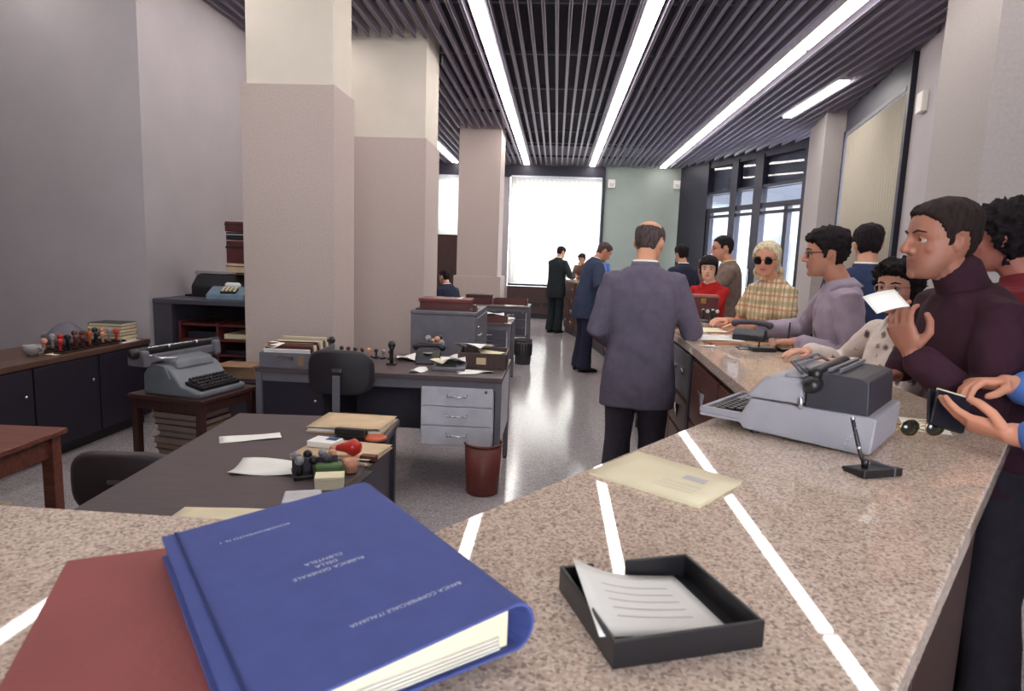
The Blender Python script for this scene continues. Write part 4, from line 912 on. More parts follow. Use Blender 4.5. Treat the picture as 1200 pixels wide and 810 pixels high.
def plaid():
    m, N, L, b = nodes_of('plaid_cotton')
    tc = N.new('ShaderNodeTexCoord'); sep = N.new('ShaderNodeSeparateXYZ'); L.new(tc.outputs['Object'], sep.inputs[0])
    def band(sock, freq, ph, w0, w1):
        mu = N.new('ShaderNodeMath'); mu.operation = 'MULTIPLY_ADD'; mu.inputs[1].default_value = freq; mu.inputs[2].default_value = ph; L.new(sock, mu.inputs[0])
        fr = N.new('ShaderNodeMath'); fr.operation = 'PINGPONG'; fr.inputs[1].default_value = 1.0; L.new(mu.outputs[0], fr.inputs[0])
        rp = N.new('ShaderNodeValToRGB'); rp.color_ramp.elements[0].position = w0; rp.color_ramp.elements[1].position = w1; L.new(fr.outputs[0], rp.inputs[0]); return rp.outputs[0]
    ad = N.new('ShaderNodeMath'); ad.operation = 'ADD'; L.new(sep.outputs[0], ad.inputs[0]); L.new(sep.outputs[1], ad.inputs[1])
    base = (*lin((224, 204, 168)), 1); prev = None
    for sock, f, ph, w0, w1, c in ((ad.outputs[0], 24, 0, .55, .75, (168, 122, 92)), (sep.outputs[2], 24, .2, .55, .75, (150, 140, 104)), (ad.outputs[0], 24, .9, .8, .9, (122, 92, 76)), (sep.outputs[2], 24, 1.1, .8, .9, (176, 110, 84))):
        mx = N.new('ShaderNodeMix'); mx.data_type = 'RGBA'; s_ = N.new('ShaderNodeMath'); s_.operation = 'MULTIPLY'; s_.inputs[1].default_value = .6
        L.new(band(sock, f, ph, w0, w1), s_.inputs[0]); L.new(s_.outputs[0], mx.inputs[0])
        if prev: L.new(prev, mx.inputs[6])
        else: mx.inputs[6].default_value = base
        mx.inputs[7].default_value = (*lin(c), 1); prev = mx.outputs[2]
    L.new(prev, b.inputs['Base Color']); b.inputs['Roughness'].default_value = .9
    return m
def floral():
    m, N, L, b = nodes_of('floral_print_cotton')
    tc = N.new('ShaderNodeTexCoord'); v = N.new('ShaderNodeTexVoronoi'); v.inputs['Scale'].default_value = 17; L.new(tc.outputs['Object'], v.inputs['Vector'])
    nz = N.new('ShaderNodeTexNoise'); nz.inputs['Scale'].default_value = 70; L.new(tc.outputs['Object'], nz.inputs['Vector'])
    ad = N.new('ShaderNodeMath'); ad.operation = 'MULTIPLY_ADD'; ad.inputs[1].default_value = .35; L.new(nz.outputs[0], ad.inputs[0]); L.new(v.outputs['Distance'], ad.inputs[2])
    rp = N.new('ShaderNodeValToRGB'); rp.color_ramp.interpolation = 'EASE'; e = rp.color_ramp.elements
    e[0].position = .30; e[0].color = (*lin((66, 70, 72)), 1); e[1].position = .50; e[1].color = (*lin((218, 204, 196)), 1)
    q = e.new(.42); q.color = (*lin((150, 128, 128)), 1)
    L.new(ad.outputs[0], rp.inputs[0]); L.new(rp.outputs[0], b.inputs['Base Color']); b.inputs['Roughness'].default_value = .9
    return m
C_plaid = plaid(); C_floral = floral()

HZ = np.array([-11.5, -10.8, -9.5, -8, -6, -4, -2, 0, 2.2, 4, 6, 8, 9.5, 10.8, 11.6, 12.0])
HF = np.array([6.0, 7.6, 8.6, 8.8, 8.9, 8.9, 8.7, 8.5, 9.3, 9.2, 8.8, 7.8, 6.2, 4.0, 1.8, -.3])
HB = np.array([2.5, 1.5, .2, -1.5, -4.5, -7, -8.6, -9.4, -9.9, -10, -9.9, -9.2, -8, -6, -3.8, -1.5])
HW = np.array([2.0, 3.4, 4.6, 5.4, 6.1, 6.6, 7.0, 7.2, 7.5, 7.6, 7.5, 6.9, 5.8, 4.2, 2.2, .6])
def head_pt(z, th, long=False):
    f, b, w = np.interp(z, HZ, HF), np.interp(z, HZ, HB), np.interp(z, HZ, HW)
    if long and z < 0:
        k = min(1, -z / 3.0); b = b + (-9.0 - b) * k; w = w + (7.3 - w) * k; f = f + (max(1.5, 5 + z * .35) - f) * k
    cy, ry = (f + b) / 2, (f - b) / 2
    c, s = math.cos(th), math.sin(th); e = .9
    return np.array([w * math.copysign(abs(s) ** e, s), cy + ry * math.copysign(abs(c) ** e, c), z]) * .01
def head_into(mb, Mh, sc, female=False):
    n = 28
    rings = [[tuple(Mh @ (Vector(head_pt(z, 2 * PI * k / n)) * sc)) for k in range(n)] for z in HZ]
    mb.loft(rings)
    P = lambda *p: tuple(Mh @ (Vector(p) * sc * .01))
    r = lambda v: v * sc * .01
    nf = .85 if female else 1.0
    mb.tube([P(0, 8.6, 2.6), P(0, 9.6, .6), P(0, 10.5 * 1, -1.6), P(0, 10.9, -2.9)], [r(.75), r(.85 * nf), r(1.15 * nf), r(1.25 * nf)], 10)
    for s in (-1, 1):
        mb.ball(P(s * 1.25, 9.3, -3.0), r(.95 * nf), 8, 6)
        mb.tube([P(s * 1.2, 8.7, 2.5), P(s * 3.2, 8.3, 2.9), P(s * 5.0, 6.9, 2.3)], [r(.75), r(.9 if not female else .6), r(.5)], 8)   # brow
        mb.ball(P(s * 4.4, 5.4, -2.4), r(1.9), 10, 8)      # cheek
        mb.tube([P(s * 7.2, -.2, 1.4), P(s * 7.9, -1.2, .9), P(s * 8.0, -1.6, -1), P(s * 7.3, -.6, -2.8)], [r(.65), r(.95), r(.85), r(.6)], 8)   # ear
        mb.ball(P(s * 7.3, -.6, -.6), (r(.7), r(1.5), r(2.3)), 8, 6)
    mb.tube([P(-2.3, 8.1, -5.5), P(-.9, 9.1, -5.3), P(.9, 9.1, -5.3), P(2.3, 8.1, -5.5)], [r(.25), r(.5), r(.5), r(.25)], 8)
    mb.tube([P(-2.0, 8.1, -6.2), P(0, 9.15, -6.5), P(2.0, 8.1, -6.2)], [r(.3), r(.62), r(.3)], 8)
    mb.ball(P(0, 7.7, -9.7), r(1.75), 10, 8)
def smooth_ease(a, b, x):
    t = min(1, max(0, (x - a) / (b - a))); return t * t * (3 - 2 * t)
def hair_mesh(Mh, sc, style, seed=0):
    #          thickness, lump, frequency
    thk, amp, frq = {'short': (.75, .5, 34), 'bald': (.6, .4, 34), 'curly': (2.3, 2.6, 52), 'long': (1.7, .9, 26), 'bob': (1.9, .7, 30), 'full': (1.25, .8, 32), 'afro': (1.9, 1.1, 44), 'swept': (1.1, .6, 28)}[style]
    A = [0, 25, 45, 60, 70, 78, 84, 92, 105, 115, 125, 145, 180]
    hl = {'short': [7.4, 7.0, 6.4, 4.8, 2.6, -.8, -1.2, 2.4, 2.0, -1.0, -4, -6.8, -8.4],
          'bald': [10.8, 10.4, 9.0, 6.6, 3.6, -.8, -1.0, 2.4, 2.0, -1, -4, -6.8, -8.2],
          'swept': [7.0, 6.8, 6.0, 4.4, 2.4, -2.0, -2.4, 2.2, 1.8, -1.6, -4.4, -7.2, -8.8],
          'curly': [5.4, 5.2, 4.6, 3, 1.5, -2, -4, -5, -6, -7, -8, -9, -9],
          'long': [8.2, 7.4, 5.8, 3.4, .6, -8, -14.5, -15, -15.5, -15.5, -15.5, -15.5, -15.5],
          'bob': [4.0, 3.9, 3.6, 2.8, 1.2, -3, -4.6, -5, -6, -7, -7.5, -8.5, -9],
          'full': [6.4, 6.0, 5.2, 3.8, 2.0, -2.4, -2.8, .6, .2, -2.6, -5, -7.6, -9],
          'afro': [5.8, 5.6, 4.8, 3.4, 1.6, -2.6, -3.0, .8, .4, -3.2, -5.4, -8, -9.4]}[style]
    lng = style == 'long'; zmin = -16 if lng else -10.5
    n = 96 if style == 'curly' else 72
    zs = [12.0, 11.7, 11.2, 10.5] + list(np.arange(9.7, zmin, -.5))
    rings = []
    for z in zs:
        ring = []
        for k in range(n):
            th = 2 * PI * k / n; a = abs((math.degrees(th) + 180) % 360 - 180)
            p = head_pt(z, th, lng)
            c0 = np.array([0, -.005, min(max(z, -14), 6) * .006]); nrm = p - c0; nrm /= np.linalg.norm(nrm)
            jag = mnoise.noise(Vector((p[0] * 90 + seed, p[1] * 90, 3.1))) * (1.0 if style != 'bob' else .5)
            line = np.interp(a, A, hl) + jag
            if lng and a < 70: line -= 1.6 * smooth_ease(-.01, .05, p[0])
            s = smooth_ease(0, 1.3 if style in ('short', 'bald', 'swept') else 1.8, z - line)
            if style == 'bald':
                d = math.hypot(p[0], p[1] + .048)
                if z > 7.0: s *= smooth_ease(.056, .074, d) if p[1] < .03 else smooth_ease(.05, .07, abs(p[0])) * .8
            t_ = thk
            if lng: t_ += 3.0 * smooth_ease(-3, -11, z) * smooth_ease(65, 95, a) + .9 * math.sin(z * .75 + 1) * smooth_ease(0, -6, z)
            if style == 'afro': t_ *= .7 + .5 * smooth_ease(0, 8, z)
            if style in ('full', 'swept'): t_ *= .6 + .6 * smooth_ease(2, 9, z)
            q = Vector((p[0] * frq + seed, p[1] * frq, p[2] * frq * (1 if style in ('curly', 'afro') else .35)))
            nz = mnoise.noise(q) + .6 * mnoise.noise(q * 2.2) + (.5 * mnoise.noise(q * 4.1))
            t = -1.3 + (t_ + amp * nz + 1.3) * s
            ring.append(tuple(Mh @ (Vector(p + nrm * t * .01) * sc)))
        rings.append(ring)
    return MB().loft(rings)

def remeshed(mb, voxel, iters=3, name='m'):
    me = mb.mesh(name)
    bm = bmesh.new(); bm.from_mesh(me); bmesh.ops.recalc_face_normals(bm, faces=bm.faces); bm.to_mesh(me); bm.free()
    o = bpy.data.objects.new(name, me); col.objects.link(o)
    r = o.modifiers.new('r', 'REMESH'); r.mode = 'VOXEL'; r.voxel_size = voxel; r.use_smooth_shade = True
    s = o.modifiers.new('s', 'SMOOTH'); s.factor = .5; s.iterations = iters
    dg = bpy.context.evaluated_depsgraph_get()
    out = bpy.data.meshes.new_from_object(o.evaluated_get(dg))
    bpy.data.objects.remove(o); bpy.data.meshes.remove(me)
    out.name = name
    return out
def crease(me, amp=.004, seed=0, sx=7.0, sz=11.0):
    n = len(me.vertices); co = np.empty(n * 3); no = np.empty(n * 3)
    me.vertices.foreach_get('co', co); me.vertices.foreach_get('normal', no)
    co = co.reshape(-1, 3); no = no.reshape(-1, 3)
    d = np.array([mnoise.noise(Vector((p[0] * sx + seed, p[1] * sx, p[2] * sz + p[0] * 9))) + .5 * mnoise.noise(Vector((p[0] * sx * 2.4, p[1] * sx * 2.4 + seed, p[2] * sz * 2.2 - p[1] * 14))) for p in co])
    co += no * (d * amp)[:, None]
    me.vertices.foreach_set('co', co.ravel()); me.update()
def ring_pts(c, ax, ay, a, b, n=24, e=.85):
    return [tuple(Vector(c) + ax * (a * math.copysign(abs(math.cos(2 * PI * k / n)) ** e, math.cos(2 * PI * k / n))) + ay * (b * math.copysign(abs(math.sin(2 * PI * k / n)) ** e, math.sin(2 * PI * k / n)))) for k in range(n)]

def hand_into(mb, w, d, pn, side, curl, sc=1.0, spread=.10, thumb=.5):
    """palm with five separate fingers; d = pointing direction, pn = palm normal (towards which fingers curl)"""
    d = Vector(d).normalized(); pn = Vector(pn); pn = (pn - d * pn.dot(d)).normalized()
    a = d.cross(pn) * side             # towards the thumb
    w = Vector(w)
    rings = []
    for t, hw_, ht in ((-.012, .026, .021), (.012, .029, .018), (.035, .038, .0165), (.065, .042, .0145), (.088, .041, .0125)):
        rings.append(ring_pts(w + d * t * sc, a, pn, hw_ * sc, ht * sc, 14, .8))
    mb.loft(rings)
    L_ = (.076, .086, .079, .061); B = (.029, .010, -.010, -.029)
    for i in range(4):
        base = w + d * (.084 - .004 * abs(i - 1.2)) * sc + a * B[i] * sc
        c = curl[i] if hasattr(curl, '__len__') else curl
        pts = [base - d * .012 * sc]; ang = .12; dirn = (d + a * spread * (1.2 - i) * .6).normalized(); p = base; pts.append(p)
        for f, k in ((.45, .9), (.31, 1.0), (.24, .75)):
            ang += c * k
            v = dirn * math.cos(ang) + pn * math.sin(ang)
            p = p + v * (L_[i] * f * sc); pts.append(p)
        r = (.0098, .0098, .0088, .0078, .0066)
        mb.tube(pts, [x * sc * (1.0 if i != 3 else .86) for x in r], 10)
    tb = w + d * .022 * sc + a * .030 * sc
    t1 = tb + (d * .55 + a * .75 + pn * .35 * thumb * 2).normalized() * .040 * sc
    t2 = t1 + (d * .85 + a * (.45 - .5 * thumb) + pn * .5 * thumb * 1.6).normalized() * .032 * sc
    t3 = t2 + (d * .9 - a * (.5 * thumb) + pn * .6 * thumb).normalized() * .024 * sc
    mb.tube([tb - a * .012 * sc, tb, t1, t2, t3], [.012 * sc, .0135 * sc, .0118 * sc, .0105 * sc, .0085 * sc], 10)

def person(label, loc, yaw, H, arms, outfit, hair, hairmat, lean=0, side=0, head=(0, 0, 0), female=False, voxel=.008, seat=False, skin=(196, 142, 116), cat='person', face=True, legs_dy=0.0, belly=0.0, glasses=None, brow=True, hsc=None, seed=0, lift=0.0):
    yr = math.radians(yaw); root = thing('person', label, cat, (loc[0], loc[1], 0), yr)
    Wi = Matrix.Rotation(-yr, 4, 'Z') @ Matrix.Translation((-loc[0], -loc[1], 0))
    s = H / 1.75
    dz = -.46 if seat else 0.0
    Rl = Matrix.Rotation(-math.radians(lean), 3, 'X') @ Matrix.Rotation(math.radians(side), 3, 'Y')
    piv = Vector((0, 0, .93 * s))
    def T(p):
        p = Vector(p) * s; wgt = smooth_ease(.86 * s, 1.12 * s, p.z)
        q = piv + Rl @ (p - piv); r = p.lerp(q, wgt); r.z += dz * s; return r
    sw = .92 if female else 1.0
    def torso(rings, n=26, e=.82):
        out = []
        for z, a, b, y in rings:
            c = T((0, y, z)); up = (T((0, y, z + .01)) - T((0, y, z - .01))).normalized(); ax = Vector((1, 0, 0)); ax = (ax - up * ax.dot(up)).normalized(); ay = up.cross(ax)
            out.append(ring_pts(c, ax, ay, a * s, b * s, n, e))
        return out
    bust = .02 if female else 0
    body_r = [(.80, .150, .105, -.01), (.90, .158 if not female else .165, .108, -.01), (1.02, .138 * sw, .095 + belly * .6, belly * .4), (1.12, .132 * sw, .092 + belly * .5, belly * .4), (1.25, .152 * sw, .102 + bust, .005 + bust * .5), (1.36, .16 * sw, .098, 0), (1.43, .14 * sw, .078, -.01), (1.475, .07, .062, -.012), (1.50, .056, .058, -.006)]
    body = MB(); body.loft(torso(body_r))
    # head and neck
    ntop = T((0, .012, 1.53)); hs = hsc or (s * (.95 if female else 1.0))
    Rh = Matrix.Rotation(math.radians(head[0]), 3, 'Z') @ Matrix.Rotation(-math.radians(head[1]), 3, 'X') @ Matrix.Rotation(math.radians(head[2]), 3, 'Y')
    hc = ntop + (Rl @ Vector((0, .012, .03))) * s + Rh @ Vector((0, .022, .072)) * hs
    Mh = Matrix.Translation(hc) @ Rh.to_4x4()
    nk = Mh @ (Vector((0, -.012, -.06)) * hs)
    body.tube([T((0, -.012, 1.42)), T((0, -.006, 1.50)), nk], [.062 * s, .056 * s * (.9 if female else 1), .056 * s * (.9 if female else 1)], 14)
    head_into(body, Mh, hs, female)
    # legs
    hips = []
    hx = .088 * s
    for sd in (-1, 1):
        hip = Vector((sd * hx, 0, .90 * s + dz * s))
        if seat: knee = hip + Vector((sd * .04, .42 * s, .04)); ank = Vector((knee.x, knee.y - .03, .09))
        else: knee = Vector((sd * (hx + .008), .015 + legs_dy * sd * .5, .50 * s)); ank = Vector((sd * (hx + .012), -.02 + legs_dy * sd, .085))
        hips.append((hip, knee, ank))
        body.tube([hip, knee, ank], [.07 * s, .05 * s, .036 * s], 12)
        body.tube([ank - Vector((0, .03, .045)), ank + Vector((0, .06, -.05)), ank + Vector((sd * .01, .13, -.058))], [.03, .03, .022], 8)
    # arms
    sh = {}; AR = {}
    for nm, sd in (('L', -1), ('R', 1)):
        shp = T((sd * (.168 * sw), -.008, 1.405)); cfg = (arms or {}).get(nm)
        L1, L2 = .29 * s, .262 * s
        if not cfg:
            el = shp + Vector((sd * .055, -.035, -.28)) * s; wr = el + Vector((sd * .0, .075, -.245)) * s; hd = (wr - el).normalized(); pn = Vector((-sd, .15, 0)); curl = .35; th = .4; sp = .06
        else:
            wr = Wi @ Vector(cfg['wrist']); dv = wr - shp; dist = dv.length
            if dist > (L1 + L2) * .985: wr = shp + dv.normalized() * (L1 + L2) * .985; dv = wr - shp; dist = dv.length
            pole = Vector(cfg.get('pole', (sd * .5, -.3, -1))); u = dv.normalized(); pole = (pole - u * pole.dot(u)).normalized()
            ca = (L1 * L1 + dist * dist - L2 * L2) / (2 * L1 * dist); ca = max(-1, min(1, ca)); el = shp + u * (L1 * ca) + pole * (L1 * math.sqrt(1 - ca * ca))
            W3 = Wi.to_3x3()
            hd = (W3 @ Vector(cfg['hand'])) if 'hand' in cfg else (wr - el).normalized(); pn = (W3 @ Vector(cfg['palm'])) if 'palm' in cfg else Vector((0, 0, -1)); curl = cfg.get('curl', .2); th = cfg.get('thumb', .28); sp = cfg.get('spread', .08)
        AR[nm] = (shp, el, wr)
        k = .88 if female else 1.0
        body.tube([shp, shp.lerp(el, .5), el, el.lerp(wr, .35), wr, wr + Vector(hd).normalized() * .01], [.05 * s * k, .045 * s * k, .04 * s * k, .041 * s * k, .027 * s * k, .026 * s * k], 12)
        hand_into(body, wr, hd, pn, sd * (1), curl, s * (.9 if female else 1.0) * 1.02, sp, th)
    bme = remeshed(body, voxel, 2, 'body')
    # eye sockets + skin tones
    n = len(bme.vertices); co = np.empty(n * 3); bme.vertices.foreach_get('co', co); co = co.reshape(-1, 3)
    Mi = np.array(Mh.inverted()); hl = (co @ Mi[:3, :3].T + Mi[:3, 3]) / (hs * .01)
    push = np.zeros(n); tone = np.tile(np.array(lin(skin)), (n, 1))
    inhead = (hl[:, 2] > -13) & (hl[:, 2] < 13) & (np.abs(hl[:, 0]) < 9) & (hl[:, 1] > -11) & (hl[:, 1] < 13)
    for sx_ in (-1, 1):
        dd = ((hl[:, 0] - sx_ * 3.1) / 1.7) ** 2 + ((hl[:, 2] - .3) / 1.0) ** 2
        push += np.where((hl[:, 1] > 4) & inhead, np.exp(-dd), 0) * .85
        ck = np.exp(-(((hl[:, 0] - sx_ * 4.4) / 2.2) ** 2 + ((hl[:, 2] + 3) / 2.0) ** 2)) * ((hl[:, 1] > 2) & inhead)
        tone *= 1 - ck[:, None] * np.array([.02, .10, .10])
    fw = Mh.to_3x3() @ Vector((0, 1, 0)); co -= push[:, None] * np.array(fw) * .01 * hs
    lip = np.exp(-((hl[:, 0] / 2.2) ** 4 + ((hl[:, 2] + 5.9) / .95) ** 4)) * ((hl[:, 1] > 6.5) & inhead)
    lipc = np.array(lin((150, 66, 64) if female else (150, 88, 78)))
    tone = tone * (1 - lip[:, None] * .8) + lipc * lip[:, None] * .8
    nose = np.exp(-((hl[:, 0] / 2) ** 2 + ((hl[:, 2] + 2.5) / 1.6) ** 2)) * ((hl[:, 1] > 9.5) & inhead); tone *= 1 - nose[:, None] * np.array([.0, .16, .16])
    if not female:
        bd = np.clip(1 - ((hl[:, 2] + 8) / 4.2) ** 2, 0, 1) * ((hl[:, 1] > 0) & inhead); tone *= 1 - bd[:, None] * np.array([.16, .12, .08])
    bme.vertices.foreach_set('co', co.ravel())
    at = bme.color_attributes.new('tone', 'FLOAT_COLOR', 'POINT'); at.data.foreach_set('color', np.hstack([tone, np.ones((n, 1))]).ravel())
    part('body', bme, M_skin, root, True)
    P = lambda *p: tuple(Mh @ (Vector(p) * hs * .01)); r_ = lambda v: v * hs * .01
    if hair: part('hair', hair_mesh(Mh, hs, hair, seed), hairmat, root, True)
    if face:
        for sx_ in (-1, 1):
            e_ = part('eye', MB().ball(P(sx_ * 3.1, 6.75, .3), r_(1.2), 14, 10), mat('eye_white', (172, 158, 150), .25), root, True)
            gz = Vector((0, 1, 0))
            part('iris', MB().ball(P(sx_ * 3.1, 7.55, .3), r_(.56), 10, 8), mat('dark_iris', (44, 30, 24), .2), e_, True)
            part('eyelid', MB().tube([P(sx_ * 1.7, 7.55, .5), P(sx_ * 3.1, 7.95, 1.15), P(sx_ * 4.5, 7.0, .55)], [r_(.22), r_(.38), r_(.22)], 8), mat('eyelid_skin', tuple(int(v * .86) for v in skin), .55), root, True)
            if brow: part('eyebrow', MB().tube([P(sx_ * 1.5, 9.2, 2.5), P(sx_ * 3.2, 8.95, 3.05), P(sx_ * 5.1, 7.35, 2.5)], [r_(.3), r_(.42), r_(.2)], 8), hairmat if hairmat is not H_blonde else H_brown, root, True)
    if glasses:
        gk, gm, lm = glasses; big = gk == 'sun'
        g = part('glasses', MB().tube([P(-1.1, 9.7, .9), P(0, 10.1, 1.2), P(1.1, 9.7, .9)], r_(.18), 6), gm, root, True)
        for sx_ in (-1, 1):
            rx, rz_ = (2.9, 2.3) if big else (2.4, 1.8)
            ring = [P(sx_ * 3.4 + rx * math.copysign(abs(math.cos(q)) ** .75, math.cos(q)), 9.5 - .12 * abs(3.4 + sx_ * 0 + rx * math.cos(q) * sx_ - 3.4) - .45, .1 + rz_ * math.copysign(abs(math.sin(q)) ** .75, math.sin(q))) for q in np.linspace(0, 2 * PI, 21)[:-1]]
            part('rim', MB().tube(ring + [ring[0]], r_(.26 if big or gk == 'thick' else .13), 6, cap=False), gm, g, True)
            c_ = tuple(np.mean(np.array(ring), axis=0)); part('lens', MB().add(ring + [c_], [(k, (k + 1) % 20, 20) for k in range(20)]), lm, g, True)
            part('temple', MB().tube([P(sx_ * 6.0, 8.8, .8), P(sx_ * 7.5, 5, .9), P(sx_ * 7.9, -.5, .7), P(sx_ * 7.9, -2.2, -1.0)], r_(.24 if gk != 'thin' else .12), 6), gm, g, True)
    # clothing
    k = outfit['top']; tm = outfit['top_mat']
    def garment(name, rings, off, sleeve, m, cuff=.0, sl=(.062, .054, .047), vox=None, amp=.004, hemsplit=False):
        g = MB(); g.loft(torso([(z, a + off, b + off, y) for z, a, b, y in rings]))
        for nm in ('L', 'R'):
            shp, el, wr = AR[nm]; f = Vector((0, 0, 0))
            inner = T((.10 * (-1 if nm == 'L' else 1), -.006, 1.40))
            pts = [inner, shp, shp.lerp(el, .5)]; rad = [sl[0] * s * .95, sl[0] * s, (sl[0] * .5 + sl[1] * .5) * s]
            if sleeve > .5:
                pts += [el]; rad += [sl[1] * s]
                if sleeve > .6: e2 = el.lerp(wr, (sleeve - .5) * 2); pts += [el.lerp(e2, .5), e2]; rad += [(sl[1] + sl[2]) / 2 * s, sl[2] * s]
            else: pts[-1] = shp.lerp(el, sleeve * 2); rad[-1] = sl[1] * s * 1.12
            g.tube(pts, rad, 14)
        if name == 'jacket':
            for sx_ in (-1, 1): c_ = T((sx_ * .158, -.008, 1.425)); g.ball(c_, (.06 * s, .066 * s, .042 * s), 14, 10)
        me = remeshed(g, vox or max(voxel, .008), 3, name); crease(me, amp, seed)
        return part(name, me, m, root, True)
    jr = [(.715, .198, .142, -.006), (.80, .198, .142, -.006), (.92, .186, .134 + belly, belly * .4), (1.04, .170, .126 + belly, belly * .5), (1.12, .168, .124 + belly, belly * .5), (1.25, .184, .132, .004), (1.36, .192, .124, 0), (1.42, .180, .100, -.01), (1.462, .125, .08, -.016), (1.49, .076, .068, -.014)]
    sr = [(z, a, b, y) for z, a, b, y in body_r if z > .85]
    sr = [(.84, .166 * (1 if not female else .98), .112, -.008)] + sr[:-2] + [(1.478, .064, .057, -.012)]
    def collar(m, rr=.066, h0=1.468, h1=1.515, gap=28, name='collar', lay=.012, pt=.05):
        # folded shirt collar: stand, fall and two points
        cen = lambda z: T((0, -.008, z)); up = (cen(1.52) - cen(1.46)).normalized(); ax = Vector((1, 0, 0)); ay = up.cross(ax).normalized()
        V = []; F = []; nseg = 26; prof = [(0, 0), (.002, h1 - h0), (.008, h1 - h0 + .002), (.012 + lay, -.010), (.008 + lay, -.013)]
        for q in range(nseg + 1):
            a = math.radians(gap + (360 - 2 * gap) * q / nseg)   # measured from the front
            edge = min(q, nseg - q) / nseg
            for dr, hh in prof:
                drop = -pt * max(0, 1 - edge * 7) if dr > .01 else -.012 * max(0, 1 - edge * 5)
                rad = rr + dr; c_ = cen(h0)
                V.append(tuple(c_ + (ax * (math.sin(a) * rad) + ay * (math.cos(a) * rad * .98)) * s + up * ((hh + drop) * s)))
        m_ = len(prof)
        for q in range(nseg):
            for i in range(m_):
                j = (i + 1) % m_; F.append((q * m_ + i, q * m_ + j, (q + 1) * m_ + j, (q + 1) * m_ + i))
        F.append(tuple(range(m_))); F.append(tuple(reversed(range(nseg * m_, nseg * m_ + m_))))
        return part(name, MB().add(V, F), m, root, True)
    def front_pt(x, z, out):   # point on the chest front
        zz = [r[0] for r in jr]; b = np.interp(z, zz, [r[2] for r in jr]); a_ = np.interp(z, zz, [r[1] for r in jr]); y0 = np.interp(z, zz, [r[3] for r in jr])
        y = y0 + b * math.sqrt(max(0, 1 - (abs(x) / a_) ** 2.3)) + out; return tuple(T((x, y, z)))
    if k == 'suit':
        j = garment('jacket', jr, .012, .97, tm, sl=(.072, .062, .053), amp=.0055)
        collar(outfit.get('shirt', C_white), rr=.059, h0=1.478, h1=1.522, name='shirt_collar', lay=.006, pt=.03)
        collar(tm, rr=.067, h0=1.464, h1=1.512, gap=55, name='jacket_collar', lay=.014, pt=.0)
        sv = MB(); sv.add([front_pt(-.07, 1.46, .014), front_pt(.07, 1.46, .014), front_pt(.004, 1.13, .015), front_pt(-.004, 1.13, .015), front_pt(0, 1.44, .018), front_pt(0, 1.3, .018)], [(0, 4, 5, 3), (4, 1, 2, 5), (3, 5, 2)])
        part('shirt_front', sv, outfit.get('shirt', C_white), root)
        for sx_ in (-1, 1):
            lp = MB(); lp.add([front_pt(sx_ * .075, 1.47, .018), front_pt(sx_ * .125, 1.40, .018), front_pt(sx_ * .115, 1.34, .018), front_pt(sx_ * .012, 1.12, .018), front_pt(sx_ * .03, 1.35, .02)], [(0, 1, 2, 3, 4)])
            part('lapel', lp, tm, root)
        part('tie', MB().add([front_pt(-.018, 1.46, .022), front_pt(.018, 1.46, .022), front_pt(.026, 1.2, .021), front_pt(0, 1.13, .021), front_pt(-.026, 1.2, .021)], [(0, 1, 2, 3, 4)]), outfit.get('tie', C_navy), root)
        for nm in ('L', 'R'):
            shp, el, wr = AR[nm]; d_ = (wr - el).normalized(); part('shirt_cuff', MB().tube([wr - d_ * .02, wr + d_ * .008], [.036 * s, .035 * s], 14, cap=False), outfit.get('shirt', C_white), root, True)
    elif k == 'shirt':
        garment('shirt', sr, .014, outfit.get('sleeve', .95), tm, sl=outfit.get('sl', (.062, .054, .043)), amp=.009, vox=.007)
        collar(outfit.get('collar_mat', tm), rr=.063, h0=1.462, h1=1.498, gap=20, lay=.040, pt=.07)
        part('placket', MB().sheet(1, 10, lambda u, v: tuple(Vector(front_pt((u - .5) * .03, 1.44 - .5 * v, -.012))), th=.002), tm, root)
    elif k == 'knit':
        garment('sweater', sr, .02, .96, tm, sl=(.07, .06, .05), amp=.006)
        if outfit.get('roll'):
            c0, c1 = T((0, -.01, 1.455)), T((0, 0.0, 1.54)); part('roll_collar', MB().tube([c0, c0.lerp(c1, .4), c1, c1 + (c1 - c0) * .12], [.078 * s, .07 * s, .068 * s, .064 * s], 22), tm, root, True)
        else: collar(outfit.get('collar_mat', tm), rr=.062, h0=1.465, h1=1.505, lay=.012)
    # trousers or skirt
    t = MB(); lm_ = outfit.get('leg_mat', C_dk)
    t.loft(torso([(.80, .163, .114, -.012), (.90, .172, .120, -.01), (1.0, .156 * sw, .108 + belly * .6, belly * .4), (1.04, .152 * sw, .105 + belly * .6, belly * .4)]))
    if outfit.get('skirt'):
        t.loft([ring_pts((0, 0, z * s), Vector((1, 0, 0)), Vector((0, 1, 0)), a * s, b * s) for z, a, b in ((.50, .23, .19), (.70, .20, .15), (.95, .16, .11))])
    else:
        for hip, knee, ank in hips: t.tube([hip + Vector((0, 0, .02)), hip.lerp(knee, .45), knee, knee.lerp(ank, .6), ank + Vector((0, .0, -.035))], [.098 * s, .09 * s, .076 * s, .084 * s, .1 * s], 16, cap=False)
    tme = remeshed(t, .010, 3, 'trousers'); crease(tme, .006, seed + 3, 9, 5)
    part('skirt' if outfit.get('skirt') else 'trousers', tme, lm_, root, True)
    for hip, knee, ank in hips:
        sd = 1 if hip.x > 0 else -1
        def fr(y, w_, h_, z0=.0): return [(ank.x + w_ * math.cos(q), ank.y + y, z0 + h_ * (math.sin(q) * .5 + .5)) for q in np.linspace(0, 2 * PI, 14, endpoint=False)]
        part('shoe', MB().loft([fr(-.075, .028, .07), fr(-.06, .038, .09), fr(.02, .042, .095), fr(.09, .046, .07), fr(.16, .042, .05), fr(.20, .02, .03)]), M_shoe, root, True)
    if not seat and legs_dy == 0: pass
    root['_head'] = 1; del root['_head']
    return root, AR, Mh, hs

